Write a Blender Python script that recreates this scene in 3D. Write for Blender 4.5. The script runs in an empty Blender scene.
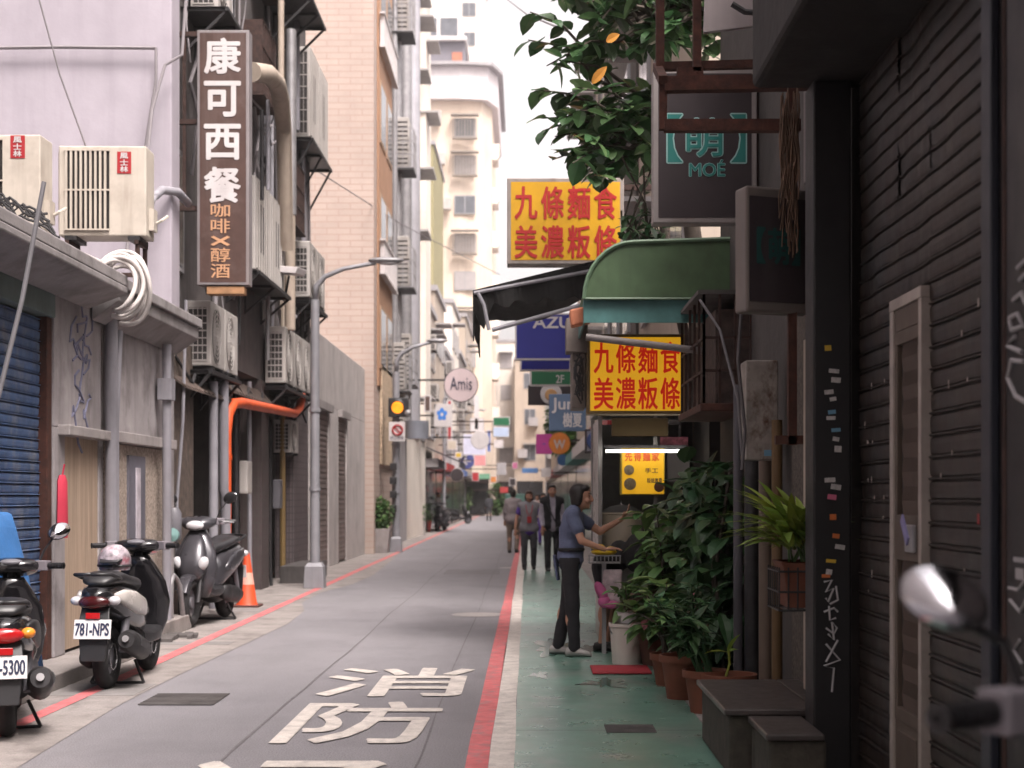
import bpy, bmesh, math, random
from mathutils import Vector, Matrix
R = math.radians
SC = bpy.context.scene
COL = SC.collection
# ------------------------------------------------------------------ camera, light, exposure
F = 1500.0; CX, CY, EYE = 525.0, 497.0, 1.5
cam = bpy.data.cameras.new('camera'); camo = bpy.data.objects.new('camera', cam); COL.objects.link(camo)
camo.location = (0, 0, EYE); camo.rotation_euler = (R(90), 0, 0)
cam.sensor_width = 36; cam.lens = F / 1024 * 36
cam.shift_x = -(CX - 512) / 1024; cam.shift_y = (CY - 384) / 1024
cam.clip_start = .1; cam.clip_end = 3000
cam.dof.use_dof = True; cam.dof.focus_distance = 10.5; cam.dof.aperture_fstop = 2.7
SC.camera = camo
world = bpy.data.worlds.new('World'); SC.world = world; world.use_nodes = True
wn = world.node_tree.nodes; wl = world.node_tree.links
sky = wn.new('ShaderNodeTexSky'); sky.sky_type = 'NISHITA'; sky.sun_disc = False
sky.sun_elevation = R(58); sky.sun_rotation = R(150); sky.air_density = 1.0; sky.dust_density = 6.0; sky.ozone_density = 1.0
hsv = wn.new('ShaderNodeHueSaturation'); hsv.inputs['Saturation'].default_value = .12
wl.new(sky.outputs[0], hsv.inputs['Color'])
tint = wn.new('ShaderNodeMix'); tint.data_type = 'RGBA'; tint.blend_type = 'MULTIPLY'; tint.inputs[0].default_value = 1
tint.inputs[7].default_value = (1.0, .925, .905, 1)
wl.new(hsv.outputs[0], tint.inputs[6])
wl.new(tint.outputs[2], wn['Background'].inputs[0]); wn['Background'].inputs[1].default_value = .15
sun = bpy.data.lights.new('sun', 'SUN'); sun.energy = 1.5; sun.angle = R(18); sun.color = (1, .93, .88)
suno = bpy.data.objects.new('sun', sun); COL.objects.link(suno)
suno.rotation_euler = (R(32), 0, R(30))
SC.view_settings.view_transform = 'Standard'; SC.view_settings.look = 'None'
SC.view_settings.exposure = 1.45; SC.view_settings.gamma = 1
SC.view_settings.use_curve_mapping = False
SC.cycles.use_denoising = True
SC.cycles.max_bounces = 6; SC.cycles.diffuse_bounces = 4; SC.cycles.caustics_reflective = False; SC.cycles.caustics_refractive = False
SC.cycles.volume_bounces = 0

# ------------------------------------------------------------------ helpers
def P(x, y, Y):
    return Vector(((x - CX) / F * Y, Y, EYE - (y - CY) / F * Y))
def PX(x, Y): return (x - CX) / F * Y
def PZ(y, Y): return EYE - (y - CY) / F * Y
def G(x, y, z=0):
    Y = F * (EYE - z) / (y - CY)
    return Vector(((x - CX) / F * Y, Y, z))

_text_cache = {}
def text_geo(s):
    if s in _text_cache: return _text_cache[s]
    c = bpy.data.curves.new('t', 'FONT'); c.body = s; c.size = 1; c.resolution_u = 3
    o = bpy.data.objects.new('t', c); COL.objects.link(o)
    dg = bpy.context.evaluated_depsgraph_get(); dg.update()
    me = bpy.data.meshes.new_from_object(o.evaluated_get(dg))
    vs = [v.co.copy() for v in me.vertices]; fs = [tuple(p.vertices) for p in me.polygons]
    bpy.data.objects.remove(o); bpy.data.curves.remove(c); bpy.data.meshes.remove(me)
    x0 = min(v.x for v in vs); x1 = max(v.x for v in vs); y0 = min(v.y for v in vs); y1 = max(v.y for v in vs)
    vs = [((v.x - x0) / (x1 - x0), (v.y - y0) / (y1 - y0)) for v in vs]
    _text_cache[s] = (vs, fs)
    return vs, fs

class MB:
    def __init__(s): s.v = []; s.f = []; s.mi = []; s.cur = 0
    def add(s, vs, fs):
        b = len(s.v); s.v += [Vector(v) for v in vs]
        for f in fs: s.f.append(tuple(b + i for i in f)); s.mi.append(s.cur)
        return s
    def box(s, x0, x1, y0, y1, z0, z1):
        x0, x1 = sorted((x0, x1)); y0, y1 = sorted((y0, y1)); z0, z1 = sorted((z0, z1))
        return s.add([(x0,y0,z0),(x1,y0,z0),(x1,y1,z0),(x0,y1,z0),(x0,y0,z1),(x1,y0,z1),(x1,y1,z1),(x0,y1,z1)],
                     [(0,3,2,1),(4,5,6,7),(0,1,5,4),(1,2,6,5),(2,3,7,6),(3,0,4,7)])
    def obox(s, c, ux, uy, uz):
        c = Vector(c); ux = Vector(ux); uy = Vector(uy); uz = Vector(uz)
        vs = [c + a*ux + b*uy + d*uz for d in (-1,1) for a, b in ((-1,-1),(1,-1),(1,1),(-1,1))]
        return s.add(vs, [(0,3,2,1),(4,5,6,7),(0,1,5,4),(1,2,6,5),(2,3,7,6),(3,0,4,7)])
    def bar(s, p0, p1, w, h=None, up=(0,0,1)):
        p0 = Vector(p0); p1 = Vector(p1); d = p1 - p0; h = h or w
        u = Vector(up)
        if abs(d.normalized().dot(u)) > .99: u = Vector((0,1,0))
        a = d.cross(u).normalized(); b = a.cross(d).normalized()
        return s.obox((p0+p1)/2, a*w/2, d/2, b*h/2)
    def quad(s, a, b, c, d): return s.add([a,b,c,d], [(0,1,2,3)])
    def tube(s, pts, r, n=8, cap=True, ex=1.0):
        pts = [Vector(p) for p in pts]; m = len(pts)
        rs = r if isinstance(r, (list, tuple)) else [r]*m
        t0 = (pts[1]-pts[0]).normalized(); up = Vector((0,0,1)) if abs(t0.z) < .9 else Vector((1,0,0))
        a = t0.cross(up).normalized(); vs = []
        for i in range(m):
            t = (pts[min(i+1,m-1)]-pts[max(i-1,0)])
            t = t.normalized() if t.length > 1e-9 else t0
            a = (a - t*a.dot(t)); a = a.normalized() if a.length > 1e-6 else t.orthogonal().normalized()
            b = t.cross(a)
            for k in range(n):
                th = 2*math.pi*k/n
                vs.append(pts[i] + (a*math.cos(th) + b*math.sin(th)*ex)*rs[i])
        fs = [(i*n+k, i*n+(k+1)%n, (i+1)*n+(k+1)%n, (i+1)*n+k) for i in range(m-1) for k in range(n)]
        if cap: fs += [tuple(reversed(range(n))), tuple((m-1)*n+k for k in range(n))]
        return s.add(vs, fs)
    def cyl(s, p0, p1, r, r1=None, n=16): return s.tube([p0, p1], [r, r if r1 is None else r1], n)
    def ell(s, c, r, nu=14, nv=9, m=None):
        c = Vector(c); vs = []; fs = []
        if not isinstance(r, (list, tuple)): r = (r, r, r)
        for j in range(nv+1):
            ph = math.pi*j/nv
            for i in range(nu):
                th = 2*math.pi*i/nu
                p = Vector((r[0]*math.sin(ph)*math.cos(th), r[1]*math.sin(ph)*math.sin(th), r[2]*math.cos(ph)))
                vs.append(c + (m @ p if m else p))
        for j in range(nv):
            for i in range(nu):
                a, b, d, e = j*nu+i, j*nu+(i+1)%nu, (j+1)*nu+(i+1)%nu, (j+1)*nu+i
                if j == 0: fs.append((a, d, e) if False else (b, a, e) if False else (a, e, d))
                elif j == nv-1: fs.append((a, e, b))
                else: fs.append((a, e, d, b))
        return s.add(vs, fs)
    def lathe(s, prof, c=(0,0,0), n=20, axis='z', cap=True):
        c = Vector(c); vs = []
        for r, z in prof:
            for k in range(n):
                th = 2*math.pi*k/n
                a, b = r*math.cos(th), r*math.sin(th)
                vs.append(c + Vector({'z': (a,b,z), 'y': (a,z,-b), 'x': (z,a,b)}[axis]))
        m = len(prof)
        fs = [(i*n+k, i*n+(k+1)%n, (i+1)*n+(k+1)%n, (i+1)*n+k) for i in range(m-1) for k in range(n)]
        if cap: fs += [tuple(reversed(range(n))), tuple((m-1)*n+k for k in range(n))]
        return s.add(vs, fs)
    def prism(s, poly, vec):
        vec = Vector(vec); n = len(poly); poly = [Vector(p) for p in poly]
        return s.add(poly + [p + vec for p in poly],
                     [tuple(reversed(range(n))), tuple(range(n, 2*n))] + [(i, (i+1)%n, n+(i+1)%n, n+i) for i in range(n)])
    def loft(s, rings, cap=True):
        n = len(rings[0]); vs = [v for r in rings for v in r]; m = len(rings)
        fs = [(i*n+k, i*n+(k+1)%n, (i+1)*n+(k+1)%n, (i+1)*n+k) for i in range(m-1) for k in range(n)]
        if cap: fs += [tuple(reversed(range(n))), tuple((m-1)*n+k for k in range(n))]
        return s.add(vs, fs)
    def sheet(s, pts2d, z): return s.add([(p[0], p[1], z) for p in pts2d], [tuple(range(len(pts2d)))])
    def strip(s, left, right, z):
        n = len(left)
        return s.add([(p[0],p[1],z) for p in left] + [(p[0],p[1],z) for p in right], [(n+i, n+i+1, i+1, i) for i in range(n-1)])
    def text(s, t, o, u, v, bold=.02):
        """letter t into the parallelogram o, o+u, o+u+v, o+v; bold is a share of the box height"""
        vs, fs = text_geo(t); o = Vector(o); u = Vector(u); v = Vector(v); n = u.cross(v).normalized()
        bx = bold*v.length/u.length
        offs = [(0,0)] + ([(bx,0),(-bx,0),(0,bold),(0,-bold),(bx*.7,bold*.7),(-bx*.7,-bold*.7),(bx*.7,-bold*.7),(-bx*.7,bold*.7)] if bold else [])
        for k, (dx, dy) in enumerate(offs):
            s.add([o + u*(a+dx) + v*(b+dy) + n*(.0004*k) for a, b in vs], fs)
        return s
    def leaf(s, p, d, up, L, W, droop=.25, fold=.25):
        p = Vector(p); d = Vector(d).normalized(); up = Vector(up)
        sd = d.cross(up); sd = sd.normalized() if sd.length > 1e-5 else d.orthogonal().normalized()
        n = sd.cross(d).normalized()
        def q(t, w, side): return p + d*L*t - n*(droop*L*t*t) + sd*side*w*W - n*0 + n*(abs(side)*fold*W*w)
        vs = [p]
        for t, w in ((.12,.26),(.35,.47),(.62,.46),(.85,.25)): vs += [q(t,w,-1), q(t,0,0), q(t,w,1)]
        vs.append(q(1,0,0)); fs = [(0,2,1),(0,3,2)]
        for k in (1,4,7): fs += [(k,k+1,k+4,k+3),(k+1,k+2,k+5,k+4)]
        return s.add(vs, fs + [(10,11,13),(11,12,13)])
    def xf(s, m, i0=0):
        for i in range(i0, len(s.v)): s.v[i] = m @ s.v[i]
        return s
    def mesh(s, name):
        me = bpy.data.meshes.new(name); me.from_pydata([tuple(v) for v in s.v], [], s.f)
        if any(s.mi): me.polygons.foreach_set('material_index', s.mi)
        return me

def root_loc(o):
    while o.parent: o = o.parent
    return o.location
def props(o, label=None, cat=None, group=None, kind=None):
    if label: o['label'] = label
    if cat: o['category'] = cat
    if group: o['group'] = group
    if kind: o['kind'] = kind
    return o
def finish(name, mb, mat, smooth=False, bevel=0, off=None):
    if off is not None and off.length > 0: mb.v = [v - off for v in mb.v]
    me = mb.mesh(name)
    for m in (mat if isinstance(mat, (list, tuple)) else [mat]): me.materials.append(m)
    if smooth:
        me.polygons.foreach_set('use_smooth', [True]*len(me.polygons))
    me.update()
    o = bpy.data.objects.new(name, me); COL.objects.link(o)
    if smooth == 'auto':
        try: me.set_sharp_from_angle(angle=R(40))
        except Exception: pass
    if bevel:
        b = o.modifiers.new('bevel', 'BEVEL'); b.width = bevel; b.segments = 2; b.limit_method = 'ANGLE'; b.angle_limit = R(40)
    return o
def thing(name, label, cat, loc=(0,0,0), group=None):
    o = bpy.data.objects.new(name, None); COL.objects.link(o); o.location = loc; o.empty_display_size = .1
    return props(o, label, cat, group)
def part(parent, name, mb, mat, smooth=False, bevel=0, label=None):
    o = finish(name, mb, mat, smooth, bevel, Vector(root_loc(parent)))
    o.parent = parent
    if label: o['label'] = label
    return o
def single(name, mb, mat, label, cat, smooth=False, bevel=0, group=None, kind=None):
    xs = [v.x for v in mb.v]; ys = [v.y for v in mb.v]; zs = [v.z for v in mb.v]
    base = Vector(((min(xs)+max(xs))/2, (min(ys)+max(ys))/2, min(zs)))
    o = finish(name, mb, mat, smooth, bevel, base); o.location = base
    return props(o, label, cat, group, kind)
def struct(name, mb, mat, bevel=0):
    o = finish(name, mb, mat, False, bevel); o['kind'] = 'structure'; return o
KIDS = None
def kids(o):
    return [c for c in o.children]
def copy_tree(o, parent=None, label=None):
    c = o.copy(); COL.objects.link(c)
    if parent is not None: c.parent = parent
    if label: c['label'] = label
    for ch in kids(o): copy_tree(ch, c)
    return c
def put(o, loc, rz=0, sc=None):
    o.location = loc; o.rotation_euler = (0, 0, rz)
    if sc: o.scale = sc if isinstance(sc, (tuple, list)) else (sc, sc, sc)
    return o
def remesh(mb, voxel, smooth=2):
    me = mb.mesh('r'); o = bpy.data.objects.new('r', me); COL.objects.link(o)
    m = o.modifiers.new('r', 'REMESH'); m.mode = 'VOXEL'; m.voxel_size = voxel
    if smooth:
        sm = o.modifiers.new('s', 'SMOOTH'); sm.iterations = smooth; sm.factor = .5
    dg = bpy.context.evaluated_depsgraph_get(); dg.update()
    m2 = bpy.data.meshes.new_from_object(o.evaluated_get(dg))
    out = MB(); out.add([v.co.copy() for v in m2.vertices], [tuple(p.vertices) for p in m2.polygons])
    bpy.data.objects.remove(o); bpy.data.meshes.remove(me); bpy.data.meshes.remove(m2)
    return out

# ------------------------------------------------------------------ materials
def M(name, col, rough=.75, metal=0, var=.12, scale=3., bump=.0, bscale=60., dirt=None, streak=0., blotch=0., emit=0, spec=.4,
      brick=None, bcon=.1, leaf=False, grain=0., coat=0., ecol=None, stretch=(1,1,1)):
    m = bpy.data.materials.new(name); m.use_nodes = True
    nt = m.node_tree; N = nt.nodes; L = nt.links; b = N['Principled BSDF']
    def mix(fac, a, c, mode='MIX'):
        n = N.new('ShaderNodeMix'); n.data_type = 'RGBA'; n.blend_type = mode
        for i, v in ((0, fac), (6, a), (7, c)):
            if hasattr(v, 'links') or hasattr(v, 'is_linked'): L.new(v, n.inputs[i])
            else: n.inputs[i].default_value = v if i == 0 else (*v[:3], 1)
        return n.outputs[2]
    tc = N.new('ShaderNodeTexCoord').outputs['Object']
    oi = N.new('ShaderNodeObjectInfo').outputs['Random']
    def mapped(sc):
        mp = N.new('ShaderNodeMapping'); mp.inputs['Scale'].default_value = sc
        L.new(tc, mp.inputs['Vector']); return mp.outputs[0]
    def noise(sc, vec, det=4., w=True):
        n = N.new('ShaderNodeTexNoise'); n.noise_dimensions = '4D' if w else '3D'
        n.inputs['Scale'].default_value = sc; n.inputs['Detail'].default_value = det
        n.inputs['Roughness'].default_value = .62
        L.new(vec, n.inputs['Vector'])
        if w:
            ml = N.new('ShaderNodeMath'); ml.operation = 'MULTIPLY'; ml.inputs[1].default_value = 37.
            L.new(oi, ml.inputs[0]); L.new(ml.outputs[0], n.inputs['W'])
        return n.outputs['Fac']
    def ramp(v, a, c):
        mr = N.new('ShaderNodeMapRange'); mr.inputs['From Min'].default_value = a; mr.inputs['From Max'].default_value = c
        L.new(v, mr.inputs['Value']); return mr.outputs[0]
    base = noise(scale, mapped(stretch))
    c0 = [min(1, x*(1-var)) for x in col]; c1 = [min(1, x*(1+var)) for x in col]
    color = mix(ramp(base, .3, .7), c0, c1)
    hgt = None
    if grain:
        gn = noise(95., mapped((1,1,1)), 2., False); color = mix(1., color, mix(ramp(gn, .3, .7), (1-grain,)*3, (1+grain,)*3), 'MULTIPLY')
    if brick:
        bw, bh, mort, mcol, off = brick
        sep = N.new('ShaderNodeSeparateXYZ'); L.new(tc, sep.inputs[0])
        ad = N.new('ShaderNodeMath'); ad.operation = 'ADD'; L.new(sep.outputs[0], ad.inputs[0]); L.new(sep.outputs[1], ad.inputs[1])
        cb = N.new('ShaderNodeCombineXYZ'); L.new(ad.outputs[0], cb.inputs[0]); L.new(sep.outputs[2], cb.inputs[1])
        bt = N.new('ShaderNodeTexBrick'); bt.offset = off
        bt.inputs['Scale'].default_value = 1; bt.inputs['Brick Width'].default_value = bw; bt.inputs['Row Height'].default_value = bh
        bt.inputs['Mortar Size'].default_value = mort; bt.inputs['Mortar Smooth'].default_value = .1
        bt.inputs['Color1'].default_value = (1-bcon,1-bcon,1-bcon,1); bt.inputs['Color2'].default_value = (1+bcon*.6,1+bcon*.5,1+bcon*.4,1)
        L.new(cb.outputs[0], bt.inputs['Vector'])
        color = mix(1., color, bt.outputs['Color'], 'MULTIPLY')
        color = mix(bt.outputs['Fac'], color, mcol); hgt = bt.outputs['Fac']
    if leaf:
        gi = N.new('ShaderNodeNewGeometry').outputs['Random Per Island']
        color = mix(gi, [x*.55 for x in col], [x*1.5 for x in col])
        hv = N.new('ShaderNodeHueSaturation'); L.new(color, hv.inputs['Color'])
        h = N.new('ShaderNodeMapRange'); h.inputs['To Min'].default_value = .47; h.inputs['To Max'].default_value = .53
        wn_ = N.new('ShaderNodeMath'); wn_.operation = 'MULTIPLY'; wn_.inputs[1].default_value = 7.13; L.new(gi, wn_.inputs[0])
        fr = N.new('ShaderNodeMath'); fr.operation = 'FRACT'; L.new(wn_.outputs[0], fr.inputs[0])
        L.new(fr.outputs[0], h.inputs['Value']); L.new(h.outputs[0], hv.inputs['Hue']); color = hv.outputs[0]
    if blotch:
        d = dirt or [x*.45 for x in col]
        bn = noise(1.1*scale, mapped((1.3,1.1,.9)), 7.)
        f = N.new('ShaderNodeMath'); f.operation = 'MULTIPLY'; f.inputs[1].default_value = blotch; L.new(ramp(bn, .5, .68), f.inputs[0])
        color = mix(f.outputs[0], color, d)
    if streak:
        d = dirt or [x*.4 for x in col]
        sn = noise(1.0, mapped((5.5,5.5,.35)), 5.)
        f = N.new('ShaderNodeMath'); f.operation = 'MULTIPLY'; f.inputs[1].default_value = streak; L.new(ramp(sn, .5, .72), f.inputs[0])
        color = mix(f.outputs[0], color, d)
    L.new(color, b.inputs['Base Color'])
    b.inputs['Metallic'].default_value = metal; b.inputs['Specular IOR Level'].default_value = spec
    if coat: b.inputs['Coat Weight'].default_value = coat; b.inputs['Coat Roughness'].default_value = .08
    rn = N.new('ShaderNodeMapRange'); rn.inputs['To Min'].default_value = max(.03, rough-.12); rn.inputs['To Max'].default_value = min(1, rough+.12)
    L.new(noise(scale*3, mapped((1,1,1))), rn.inputs['Value']); L.new(rn.outputs[0], b.inputs['Roughness'])
    if bump or hgt:
        bp = N.new('ShaderNodeBump'); bp.inputs['Strength'].default_value = bump or .3; bp.inputs['Distance'].default_value = .01
        if bump: L.new(noise(bscale, mapped((1,1,1)), 3.), bp.inputs['Height'])
        else:
            bp.invert = True; L.new(hgt, bp.inputs['Height'])
        L.new(bp.outputs[0], b.inputs['Normal'])
    if emit:
        if ecol: b.inputs['Emission Color'].default_value = (*ecol, 1)
        else: L.new(color, b.inputs['Emission Color'])
        b.inputs['Emission Strength'].default_value = emit
    if leaf:
        tr = N.new('ShaderNodeBsdfTranslucent'); L.new(color, tr.inputs[0])
        ms = N.new('ShaderNodeMixShader'); ms.inputs[0].default_value = .22
        L.new(b.outputs[0], ms.inputs[1]); L.new(tr.outputs[0], ms.inputs[2]); L.new(ms.outputs[0], N['Material Output'].inputs[0])
    return m
def glass(name, col=(.04,.05,.06), rough=.12):
    return M(name, col, rough=rough, spec=.8, var=.3, scale=1.5)

asphalt = M('asphalt', (.205,.193,.205), .8, var=.13, scale=.8, bump=.6, bscale=160, blotch=.45, dirt=(.138,.128,.14), stretch=(1,.3,1), grain=.3)
concrete = M('concrete', (.30,.27,.265), .85, var=.2, scale=2.5, bump=.35, bscale=60, blotch=.55, dirt=(.13,.115,.11), streak=.25)
pave_con = M('pavement_concrete', (.25,.222,.21), .85, var=.22, scale=2, bump=.35, bscale=70, blotch=.75, dirt=(.11,.095,.09), grain=.2)
dark_con = M('dark_concrete', (.09,.08,.078), .85, var=.3, scale=3, bump=.4, bscale=40, blotch=.5, dirt=(.03,.027,.026), streak=.5)
redpaint = M('red_road_paint', (.52,.135,.14), .8, var=.25, scale=6, blotch=.85, dirt=(.26,.19,.19), bump=.2, bscale=150)
whitepaint = M('white_road_paint', (.55,.50,.46), .8, var=.18, scale=7, blotch=.6, dirt=(.28,.25,.245), grain=.12, bump=.2, bscale=150)
greenpaint = M('green_pavement_paint', (.10,.195,.155), .3, var=.28, scale=1.8, blotch=.85, dirt=(.19,.205,.185), grain=.12, bump=.12, bscale=60, spec=.6)
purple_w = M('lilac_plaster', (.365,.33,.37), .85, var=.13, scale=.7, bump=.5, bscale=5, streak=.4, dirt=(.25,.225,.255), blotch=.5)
greyplaster = M('grey_plaster', (.34,.31,.315), .88, var=.22, scale=2, bump=.35, bscale=25, streak=.45, dirt=(.14,.122,.122), blotch=.75)
palegrey = M('pale_grey_plaster', (.46,.42,.41), .88, var=.15, scale=1.5, bump=.25, bscale=25, streak=.5, dirt=(.2,.18,.175), blotch=.3)
blueshut = M('blue_shutter_paint', (.065,.115,.235), .55, var=.35, scale=5, blotch=.85, dirt=(.2,.21,.24), streak=.35, bump=.1, bscale=50)
greenlint = M('faded_teal_paint', (.12,.16,.16), .7, var=.2, scale=4, streak=.5, dirt=(.06,.075,.075))
woodpale = M('pale_wood', (.36,.27,.2), .8, var=.25, scale=5, streak=.7, dirt=(.2,.14,.1), stretch=(4,4,.3))
pebble = M('pebble_dash', (.34,.28,.235), .9, var=.55, scale=38, bump=1, bscale=45)
darkmetal = M('dark_metal', (.035,.033,.035), .5, var=.3, scale=8, metal=.4)
blackm = M('black_paint', (.007,.006,.007), .55, var=.3, scale=5, blotch=.3, dirt=(.016,.013,.012))
recess = M('dark_interior', (.016,.013,.012), .9, var=.4, scale=2)  # near-black colour stands for shade inside vents, doorways and other openings
rust = M('rusted_steel', (.06,.021,.014), .85, var=.5, scale=14, bump=.4, bscale=60, blotch=.6, dirt=(.04,.02,.018))
rustdark = M('dark_rusted_steel', (.04,.02,.016), .8, var=.5, scale=14, bump=.3, bscale=60)
galv = M('galvanised_steel', (.32,.31,.32), .5, metal=.55, var=.18, scale=5, streak=.4, dirt=(.15,.14,.14))
greypipe = M('grey_pvc', (.25,.24,.265), .55, var=.15, scale=4, streak=.5, dirt=(.12,.11,.12))
tanpipe = M('tan_pipe', (.40,.33,.27), .6, var=.15, scale=4, streak=.5, dirt=(.2,.15,.12))
orangepipe = M('orange_pvc', (.58,.085,.022), .5, var=.12, scale=5, streak=.35, dirt=(.35,.06,.03))
acbeige = M('aged_beige_casing', (.48,.43,.37), .6, var=.08, scale=3, streak=.65, dirt=(.25,.2,.165), blotch=.35)
acwhite = M('white_casing', (.42,.39,.37), .55, var=.12, scale=3, blotch=.3, streak=.65, dirt=(.3,.26,.23))
accoil = M('coil_fins', (.045,.04,.04), .6, var=.3, scale=30, metal=.3)
whitehose = M('white_insulation', (.50,.46,.44), .8, var=.12, scale=8, bump=.2, bscale=40)
cablem = M('black_cable', (.03,.028,.03), .7, var=.1)
greycable = M('grey_cable', (.22,.2,.21), .7, var=.1)
pinktile = M('salmon_tile', (.43,.34,.295), .65, var=.12, scale=.6, bcon=.03, brick=(.62,.165,.012,(.37,.26,.22),.5), bump=0, streak=.2, dirt=(.38,.27,.23))
browntile = M('brown_tile', (.36,.2,.12), .7, var=.12, scale=2)
cream = M('cream_render', (.68,.565,.465), .85, var=.08, scale=.5, streak=.4, dirt=(.42,.31,.25))  # lightened so the far tower carries haze wash-out in its colour
cream2 = M('pale_cream_render', (.70,.635,.57), .85, var=.08, scale=.5, streak=.4, dirt=(.46,.39,.34))
olive = M('olive_render', (.27,.24,.13), .85, var=.12, scale=.5, streak=.3)
beige = M('beige_render', (.42,.35,.29), .85, var=.12, scale=.7, streak=.5, dirt=(.25,.2,.17))
greyfac = M('grey_facade', (.33,.31,.32), .8, var=.15, scale=.8, streak=.4)
dimfac = M('dim_facade', (.2,.175,.165), .85, var=.2, scale=1., streak=.5)
winframe = M('window_frame_grey', (.3,.29,.3), .5, var=.1)
winglass = glass('window_glass', (.09,.095,.11), .1)
darkglass = glass('dark_glass', (.02,.02,.022), .1)
polem = M('grey_pole_paint', (.27,.265,.285), .5, metal=.2, var=.12, scale=4, streak=.3)
signwhite = M('sign_white', (.56,.52,.52), .5, var=.08, streak=.3, dirt=(.36,.33,.33))
signred = M('sign_red', (.34,.022,.027), .5, var=.06)
signdark = M('sign_charcoal', (.034,.025,.028), .55, var=.15, scale=3, streak=.25, dirt=(.075,.06,.062))
signbrown = M('sign_brown', (.07,.037,.03), .5, var=.2, scale=4, streak=.6, blotch=.4, dirt=(.13,.09,.08))
goldlet = M('tan_lettering', (.5,.27,.15), .6, var=.12)
tealpaint = M('teal_lettering', (.02,.18,.16), .6, var=.1)
tealout = M('pale_teal_outline', (.3,.5,.48), .6, var=.1)
navyl = M('navy_lettering', (.02,.025,.06), .6)
tyre = M('tyre_rubber', (.018,.017,.018), .85, var=.2, scale=20)
blackplas = M('black_plastic', (.02,.019,.021), .42, var=.2, scale=8, spec=.5)
glossblack = M('gloss_black_paint', (.013,.012,.014), .18, var=.1, coat=.6)
silverp = M('silver_grey_paint', (.055,.052,.06), .3, metal=.3, var=.06, coat=.5)
pearl = M('pearl_white_paint', (.55,.51,.48), .25, var=.05, coat=.5)
greyplas = M('grey_plastic', (.13,.125,.14), .5, var=.12)
chrome = M('bright_metal', (.5,.49,.5), .25, metal=.9, var=.1)
redlens = M('red_lens', (.4,.012,.014), .12, var=.1, coat=.6)
amberlens = M('amber_lens', (.75,.25,.03), .15, var=.1, coat=.5)
clearlens = M('clear_lens', (.55,.54,.56), .1, var=.1, coat=.7)
mirror_g = M('mirror_glass', (.75,.74,.78), .04, metal=1, var=.02)
terracotta = M('terracotta', (.15,.05,.028), .75, var=.2, scale=6, blotch=.3, dirt=(.12,.05,.03))
leafdark = M('rubber_plant_leaf', (.058,.115,.045), .3, leaf=True, spec=.5)
leafmid = M('shrub_leaf', (.09,.165,.05), .45, leaf=True)
leafdeep = M('deep_green_leaf', (.036,.085,.032), .42, leaf=True)
leafyel = M('yellow_green_leaf', (.19,.25,.04), .5, leaf=True)
leafgold = M('yellowed_leaf', (.45,.2,.03), .5, var=.2)
bark = M('bark', (.07,.055,.045), .9, var=.3, scale=12, bump=.5, bscale=30)
soil = M('potting_soil', (.03,.022,.016), .95, var=.3, scale=30)
skin = M('skin', (.42,.22,.15), .55, var=.06, scale=10)
hairm = M('black_hair', (.014,.01,.009), .5, var=.4, scale=40, stretch=(1,1,.2))
# ------------------------------------------------------------------ ground
g = MB(); g.sheet([(-400,-60),(400,-60),(400,900),(-400,900)], 0); struct('road', g, asphalt)
edge = [(-2.75,2),(-2.75,6.5),(-2.81,8.33),(-2.92,10.8),(-2.92,12.2),(-2.86,15),(-2.8,17.7),(-2.9,19.7),(-3.17,21.3),(-3.2,23.6),(-2.97,25.6),(-2.9,28.5),(-3.1,34),(-3.36,40.9),(-3.36,60),(-3.4,122)]
g = MB(); g.strip([(-9, p[1]) for p in edge], edge, .004); struct('pavement', g, pave_con)
def lineband(name, x0a, x1a, y0, y1, mat, z=.008, dx=0, gaps=()):
    g = MB(); n = 40; ys = [y0 + (y1-y0)*(i/n)**1.6 for i in range(n+1)]
    rnd = random.Random(hash(name) % 1000 if False else len(name))
    L_ = [(x0a + dx*(y-8)/30 + rnd.uniform(-.008,.008), y) for y in ys]; R_ = [(x1a + dx*(y-8)/30 + rnd.uniform(-.008,.008), y) for y in ys]
    g.strip(L_, R_, z); return struct(name, g, mat)
lineband('red_line', -3.38, -3.26, 3, 120, redpaint, dx=-.1)
lineband('red_line', -.335, -.205, 2, 120, redpaint, dx=.06)
lineband('white_line', -.203, -.065, 2, 120, whitepaint, dx=.06)
g = MB(); g.strip([(-.063,2),(-.05,40),(0.05,120)], [(1.16,2),(1.2,40),(1.3,120)], .006); struct('green_pavement', g, greenpaint)
g = MB(); g.strip([(1.163,2),(1.203,40),(1.303,120)], [(6,2),(6,40),(6,120)], .005); struct('stone_pavement', g, pave_con)
wetm = M('wet_patch', (.055,.12,.095), .12, var=.35, scale=3, spec=.6)
rnd = random.Random(4)
for (px, py, w, l) in ((556,648,.3,1.0),(590,650,.2,.5),(540,676,.1,.3),(606,684,.24,.35)):
    c = G(px, py); g = MB(); pts = []; ph = rnd.uniform(0,6)
    for k in range(56):
        a = 2*math.pi*k/56; r = .7+.2*math.sin(3*a+ph)+.14*math.sin(7*a+2*ph)+.1*math.sin(13*a+ph*3)+rnd.uniform(-.05,.05); pts.append((c.x+math.cos(a)*w*r, c.y+math.sin(a)*l*r))
    g.sheet(pts, .0085 + .0004*rnd.random()); struct('water_puddle', g, wetm)
seam = M('road_seam', (.135,.124,.13), .9, var=.3, scale=20)
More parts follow.
